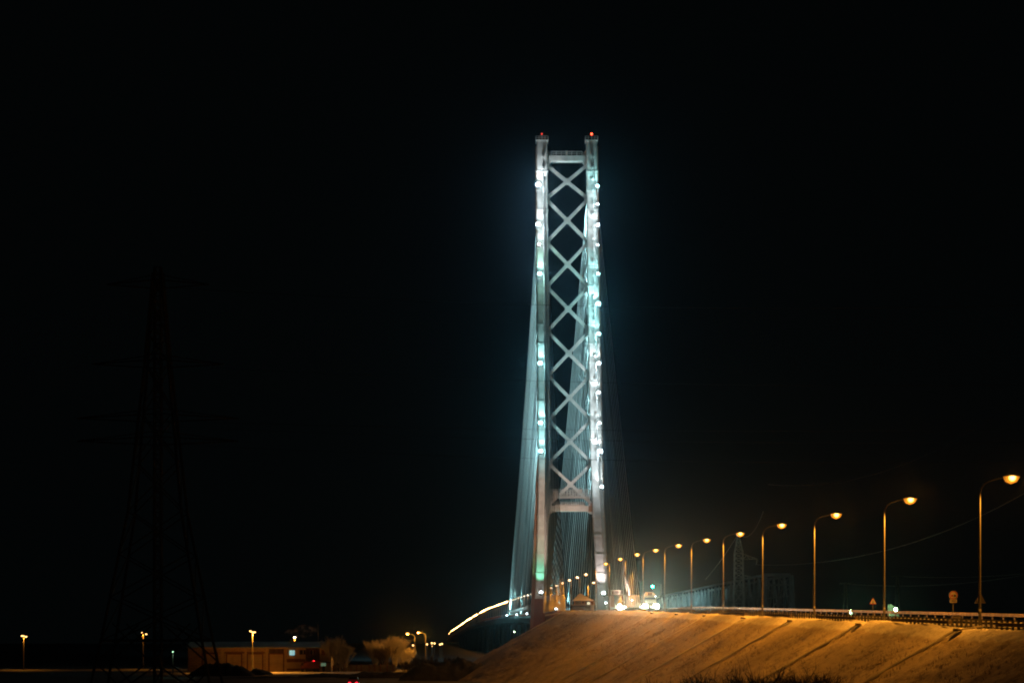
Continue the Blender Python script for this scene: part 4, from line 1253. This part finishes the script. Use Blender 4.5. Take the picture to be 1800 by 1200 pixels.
# two curved lamps and small far lights between trees and bridge
proto = lamp_proto(10.0, 1.9, .11, M['lens_small'], 'street_lamp', .8)
for i, (px, py, Y, lab) in enumerate(((729.5, 1113.5, 578, "curved street lamp leaning left over the frosted trees, left of a pair"), (748.5, 1111.5, 600, "curved street lamp leaning left, right of a pair beside the frosted trees"))):
    o = proto if i == 0 else copy_tree(proto)
    q = W(px, py, Y); o.location = (q.x, Y, q.z - 9.8); o.rotation_euler = (0, 0, math.pi)
    tag(o, lab, "street lamp", "pair of curved lamps by the trees")
    bpy.context.view_layer.update()
    if i == 0:
        l = bpy.data.lights.new("lamp_light", 'POINT'); l.energy = E_STREET * .75; l.color = SODIUM; l.shadow_soft_size = .15
        lo = bpy.data.objects.new("lamp_light", l); col.objects.link(lo); lo.parent = o; lo.location = (2.2, 0, 9.5)
fproto = None
for px, py, lab in ((726, 1133.5, "tiny far lamp low between the frosted trees and the curved lamp poles"), (750.6, 1131.6, "tiny far lamp just below the right curved lamp pole"), (759, 1129.6, "left one of two tiny far lamps close together below the end of the bridge string"),
                    (763.7, 1130, "right one of two tiny far lamps close together below the end of the bridge string"), (759.6, 1135, "faintest tiny lamp directly under the close pair of far lamps"), (773.5, 1132, "tiny far lamp nearest the end of the bridge string"), (776.8, 1130.8, "second tiny far lamp nearest the end of the bridge string, slightly higher"), (904, 1109.5, "tiny white light in the dark below the bridge deck")):
    Y = 900.0 if px < 850 else 700; q = W(px, py, Y)
    t = thing("far_lamp", (q.x, Y, GZ), lab, "lamp", None)
    r = .36 if py != 1135 else .16
    if px > 850: r = .14
    b = MB(); b.tube([(q.x, Y + .2, GZ), (q.x, Y + .2, q.z)], .07, 5); b.build("pole", M['black_pole'], t)
    b = MB(); b.loft([[(q.x + r * k_ * math.cos(a), Y + r * k_ * math.sin(a), q.z + zz) for a in [i * math.pi / 4 for i in range(8)]] for zz, k_ in ((r * .8, .5), (r * .2, 1), (-r * .8, .6))]); b.build("lens", M['lens_small'] if px < 850 else M['lens_mint'], t, True)

# yard ground, parked truck, bin, fence, mounds
yard = sheet("yard", [(DX(350), 520, GZ + .06), (DX(640), 520, GZ + .06), (DX(640), DY - .01, GZ + .06), (DX(350), DY - .01, GZ + .06)], mat("trampled_snow", (.55, .54, .53), .8, 0, .35, .5, bump=.05))
def parked_truck():
    Y = DY - 5.0; s = Y / F
    X = lambda px: (px - 900) * s
    t = thing("parked_truck", (X(546), Y, GZ + .06), "dark red box truck with a red lamp on it parked by the depot", "truck")
    red = mat("dark_red_paint", (.16, .035, .025), .4, 0, .3, .8)
    z = GZ + .06
    b = MB(); b.box(X(534), X(563), Y, Y + 2.4, z + .9, z + 2.7); b.build("box_body", red, t)
    b = MB(); b.loft([[(x, Y + .1, z + .6), (x, Y + 2.3, z + .6), (x, Y + 2.2, h), (x, Y + .2, h)] for x, h in ((X(528.5), z + 1.5), (X(530), z + 2.2), (X(533.9), z + 2.35))]); c = b.build("cab", red, t)
    b = MB(); b.box(X(530.6), X(533), Y + .06, Y + .12, z + 1.55, z + 2.15); b.build("window", M['glass'], c)
    for px in (531.5, 553, 559):
        b = MB(); b.loft([[(X(px) + .45 * math.cos(a), Y + dy, z + .45 + .45 * math.sin(a)) for a in [i * math.pi / 7 for i in range(14)]] for dy in (-.02, .28)]); b.build("wheel", M['tyre'], t)
    b = MB(); b.box(X(530), X(563), Y + .3, Y + 2.1, z + .5, z + .88); b.build("chassis", M['dark_steel'], t)
    q = W(551.2, 1161.8, Y); b = MB(); b.loft([[(q.x + .2 * k * math.cos(a), Y + .5 + .2 * k * math.sin(a), zz) for a in [i * math.pi / 4 for i in range(8)]] for zz, k in ((z + 2.7, 1), (q.z + .1, 1), (q.z + .25, .5))]); b.build("beacon", M['lens_tail'], t)
parked_truck()
b = MB(); q = DX(570.5); b.tube([(q, DY - 2, GZ + .06), (q, DY - 2, GZ + 1.1), (q, DY - 2, GZ + 1.5)], [.33, .36, .36], 12); tag(b.build("barrel", M['dark_steel']), "dark barrel standing below the green-lit depot window", "barrel")
def fence():
    t = thing("concrete_fence", (DX(640), DY + 1, GZ), "pale panel fence with dark posts right of the depot", "fence")
    px = 584.0; Y = DY + 2
    b = MB(); b.box(DX(583), DX(694), Y, Y + .12, GZ, GZ + 1.75); b.build("panel", M['concrete'], t)
    for px in (585.5, 594, 604.5, 616, 626, 634, 648, 658, 668, 680, 690):
        b = MB(); b.box(DX(px) - .13, DX(px) + .13, Y - .1, Y - .003, GZ, GZ + 2.0); b.build("post", M['brown_steel'], t)
fence()
def mound(px0, px1, pytop, Y, lab, seed, m):
    x0 = (px0 - 900) * Y / F; x1 = (px1 - 900) * Y / F; h = (1125 - pytop) * Y / F - GZ
    nx, ny = 46, 16; b = MB(); w = x1 - x0; d = 7.0
    for i in range(nx + 1):
        for j in range(ny + 1):
            u = i / nx; v = j / ny
            e = max(0, math.sin(math.pi * u)) ** .55 * max(0, math.sin(math.pi * v)) ** .6
            x = x0 + w * u; y = Y - d / 2 + d * v
            z = GZ - .1 + e * h * (.75 + .30 * noise.noise(Vector((x * .35, y * .35, seed))) + .22 * noise.noise(Vector((x * 1.1, y * 1.1, seed + 5))) + .12 * noise.noise(Vector((x * 3, y * 3, seed))))
            b.v.append((x, y, z))
    for i in range(nx):
        for j in range(ny):
            a = i * (ny + 1) + j; b.f.append((a, a + ny + 1, a + ny + 2, a + 1))
    tag(b.build("snow_mound", m, None, True), lab, "snow mound", "heaps of ploughed snow before the depot")
dm = mat("dark_snow", (.05, .05, .05), .95, 0, .5, .8, bump=.1)  # very dark mottled tone shared by all the heaps
mound(330, 448, 1160, 500, "long dark heap of snow hiding the foot of the left depot doors", 1, dm)
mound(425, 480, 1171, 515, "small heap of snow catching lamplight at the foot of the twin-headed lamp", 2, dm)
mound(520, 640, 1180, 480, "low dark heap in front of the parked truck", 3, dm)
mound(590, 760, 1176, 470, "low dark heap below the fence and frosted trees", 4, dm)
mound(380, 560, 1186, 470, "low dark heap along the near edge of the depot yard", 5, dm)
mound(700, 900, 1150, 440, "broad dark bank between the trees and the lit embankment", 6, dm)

# ------------------------------------------------------------------ trees and bushes
TW = [.02]
def grow(mb, p, d, L_, r, depth, rng, spread, maxd, twig):
    n = 3
    pts = [p]; rad = [r]
    cur = p.copy(); dd = d.copy()
    for k in range(n):
        dd = (dd + Vector((rng.uniform(-1, 1), rng.uniform(-1, 1), rng.uniform(-.6, .9))) * .14).normalized()
        cur = cur + dd * L_ / n; pts.append(cur.copy()); rad.append(max(r * (1 - .42 * (k + 1) / n), .010))
    mb.tube(pts, rad, 5 if depth < 2 else 3, False)
    if depth >= maxd:
        for _ in range(twig):
            u = rng.random(); q = pts[0].lerp(pts[-1], u)
            t = (dd + Vector((rng.uniform(-1, 1), rng.uniform(-1, 1), rng.uniform(-.9, 1.0))) * .9).normalized() * L_ * rng.uniform(.35, .9)
            s_ = Vector((rng.uniform(-1, 1), rng.uniform(-1, 1), rng.uniform(-1, 1))).normalized() * TW[0]
            mb.tri(q - s_, q + s_, q + t)
        return
    k = rng.randint(3, 4) if depth < maxd - 1 else 4
    for i in range(k):
        u = rng.uniform(.35, 1.0) if i else 1.0
        q = pts[0].lerp(pts[-1], u) if u < 1 else pts[-1]
        a = rng.uniform(0, 2 * math.pi); s_ = rng.uniform(.35, 1.0) * spread
        side = Vector((math.cos(a), math.sin(a), 0)); nd = (dd + side * s_).normalized()
        nd.z += .12; nd.normalize()
        grow(mb, q, nd, L_ * rng.uniform(.62, .82), r * .58, depth + 1, rng, spread, maxd, twig)

frost = mat("frosted_twigs", (.46, .44, .41), .9, 0, .25, 1.0)
bark = mat("dark_bark", (.10, .08, .06), .9)
twigm = mat("bare_dark_twigs", (.035, .027, .02), .9)
def tree(name, px, Y, base_z, height, seed, m, mb_, lab, cat, grp, spread=.62, maxd=4, twig=9, stems=3, low=(.24, .34)):
    x = (px - 900) * Y / F; rng = random.Random(seed)
    t = thing(name, (x, Y, base_z), lab, cat, grp)
    tr = MB(); cr = MB()
    for s_ in range(stems):
        d = Vector((rng.uniform(-.3, .3), rng.uniform(-.3, .3), 1)).normalized(); h = height * rng.uniform(*low)
        b0 = Vector((x + rng.uniform(-.3, .3) * stems * .3, Y + rng.uniform(-.3, .3), base_z - .2))
        top = b0 + d * h; tr.tube([b0, b0.lerp(top, .5) + Vector((rng.uniform(-.1, .1), 0, 0)), top], [height * .016, height * .013, height * .010], 6)
        for k in range(4):
            a = rng.uniform(0, 6.28); nd = (d + Vector((math.cos(a), math.sin(a), 0)) * spread * .7).normalized()
            grow(cr, top - d * h * rng.uniform(0, .35), nd, height * .29, height * .008, 1, rng, spread, maxd, twig)
    tr.build("trunk", mb_, t); cr.build("crown", m, t)
tl = "frosted trees right of the depot"
tree("bare_tree", 591, 561, GZ, 9.4, 11, frost, bark, "frosted bare tree touching the right end of the depot", "tree", tl, spread=.42, twig=9, stems=7, low=(.10, .26))
tree("bare_tree", 604, 562, GZ, 7.6, 12, frost, bark, "frosted bare tree with a tiny green-white light in front of it", "tree", tl, spread=.42, twig=9, stems=7, low=(.10, .26))
tree("bare_tree", 657, 590, GZ, 8.8, 13, frost, bark, "frosted bare tree, leftmost of the lit clump beside the curved lamps", "tree", tl, spread=.42, twig=9, stems=7, low=(.10, .26))
tree("bare_tree", 676, 584, GZ, 7.2, 14, twigm, bark, "darker bare tree in the middle of the lit clump", "tree", tl, spread=.42, twig=9, stems=7, low=(.10, .26))
tree("bare_tree", 693, 598, GZ, 10.2, 15, frost, bark, "tallest and brightest frosted tree of the clump, golden in the lamplight", "tree", tl, spread=.42, twig=9, stems=7, low=(.10, .26))
tree("bare_tree", 712, 606, GZ, 6.8, 16, frost, bark, "frosted bare tree directly under the left curved lamp", "tree", tl, spread=.42, twig=9, stems=7, low=(.10, .26))
# dark scrub
def terr(x, Y):
    t = zroad(Y); d = max(0, XS(Y) - x)
    return max(GZ, t - d / 1.75)
r_ = random.Random(5)
for i, (px, Y, h, lab) in enumerate(((735, 500, 5.5, "dark bare bush left of the embankment foot, farthest left of the scrub"), (760, 510, 5.0, "dark bare bush under the end of the bridge lamp string"), (790, 520, 5.2, "dark bare bush below the far end of the bridge deck"),
                                     (822, 500, 4.2, "dark bare bush below the middle of the far bridge deck"), (852, 510, 3.8, "dark bare bush below the near part of the bridge deck"), (715, 470, 4.5, "dark bare bush in front of the golden frosted tree"))):
    tree("bare_bush", px, Y, GZ, h, 40 + i, twigm, bark, lab, "bush", "dark scrub between the trees and the embankment", .8, 3, 12, 4)
for i, (px, Y, h, lab) in enumerate(((1353, 150, 5.2, "tallest bare sapling in front of the lit slope, thin crown against the snow"), (1379, 140, 2.6, "dense dark bush at the bottom edge right of the tall sapling"), (1290, 158, 3.4, "bare bush at the bottom edge left of the tall sapling"),
                                     (1225, 165, 3.2, "thin bare bush at the bottom edge below the sixth lamp"), (1150, 172, 2.9, "low bare bush at the bottom edge below the truck"), (1420, 140, 3.2, "bare bush at the bottom edge right of the dense dark bush"), (1320, 150, 2.6, "small bush between two taller ones left of the sapling"), (1437, 150, 3.0, "thin bush, farthest right along the bottom edge"))):
    x = (px - 900) * Y / F; z = terr(x, Y)
    want = (1125 - (1200 - 0)) * Y / F
    tops = {1353: 1140, 1379: 1178, 1290: 1168, 1225: 1172, 1150: 1185, 1420: 1168, 1320: 1178, 1437: 1172}[px]
    hh = (1125 - tops) * Y / F - z
    tree("bare_sapling" if px == 1353 else "bare_bush", px, Y, z, hh * 1.05, 60 + i, twigm, twigm, lab, "tree" if px == 1353 else "bush", "bare bushes along the foot of the slope", .55 if px != 1379 else .7, 3, 6 if px != 1379 else 26, 2 if px == 1353 else 5)

# dry weeds sticking out of the snow slope (uncountable)
wd = MB(); r_ = random.Random(9)
for _ in range(5200):
    Y = 110 + 330 * r_.random() ** 1.5; d = 1.8 + r_.random() * 11; x = XS(Y) - d
    z = zroad(Y) - d / 1.75
    if z < GZ: continue
    if noise.noise(Vector((x * .12, Y * .12, 4))) < -.05 and r_.random() < .8: continue
    for k in range(3):
        q = Vector((x + r_.uniform(-.2, .2), Y + r_.uniform(-.2, .2), z - .05)); t = Vector((r_.uniform(-.12, .12), r_.uniform(-.12, .12), r_.uniform(.12, .38)))
        wd.tri(q + Vector((-.012, 0, 0)), q + Vector((.012, 0, 0)), q + t)
o = wd.build("dry_weeds", mat("dry_weed_stalks", (.10, .07, .04), .9)); tag(o, "dry weed stalks poking through the snow of the embankment slope", "weeds", kind="stuff")

# smoke drifting over the depot roof
def smoke():
    q = W(523, 1110, 588)
    b = MB(); rings = []
    for u, hh, ww in ((-3.5, .3, .4), (-2.2, 1.2, 1.0), (0, 1.7, 1.5), (2, 1.9, 1.5), (4, 1.3, 1.2), (5.5, .5, .6)):
        rings.append([(q.x + u, 588 + ww * math.cos(a), q.z + .1 * u + hh * math.sin(a)) for a in [i * math.pi / 5 for i in range(10)]])
    b.loft(rings)
    m = bpy.data.materials.new("chimney_smoke"); m.use_nodes = True; nt = m.node_tree
    nt.nodes.remove(nt.nodes["Principled BSDF"])
    v = nt.nodes.new("ShaderNodeVolumePrincipled"); v.inputs["Color"].default_value = (.8, .8, .8, 1)
    tc = nt.nodes.new("ShaderNodeTexCoord"); n = nt.nodes.new("ShaderNodeTexNoise"); n.inputs["Scale"].default_value = .7; n.inputs["Detail"].default_value = 4
    r = nt.nodes.new("ShaderNodeMapRange"); r.inputs[1].default_value = .5; r.inputs[2].default_value = .75; r.inputs[3].default_value = 0; r.inputs[4].default_value = .4
    nt.links.new(tc.outputs["Object"], n.inputs["Vector"]); nt.links.new(n.outputs["Fac"], r.inputs[0]); nt.links.new(r.outputs[0], v.inputs["Density"])
    nt.links.new(v.outputs[0], nt.nodes["Material Output"].inputs["Volume"])
    o = b.build("smoke", m); tag(o, "wisp of chimney smoke lit by the lamp above the depot roof", "smoke", kind="stuff")
smoke()

# ------------------------------------------------------------------ frosty air
def haze():
    b = MB(); b.box(-1950, 1950, -80, 5950, GZ - 1.5, 175)
    m = bpy.data.materials.new("frosty_air"); m.use_nodes = True; nt = m.node_tree
    nt.nodes.remove(nt.nodes["Principled BSDF"])
    v = nt.nodes.new("ShaderNodeVolumePrincipled"); v.inputs["Color"].default_value = (.62, .85, 1, 1); v.inputs["Density"].default_value = HAZE; v.inputs["Anisotropy"].default_value = .975
    nt.links.new(v.outputs[0], nt.nodes["Material Output"].inputs["Volume"])
    o = b.build("haze", m); tag(o, kind="stuff"); o["label"] = "thin frosty haze filling the night air"; o["category"] = "haze"
haze()
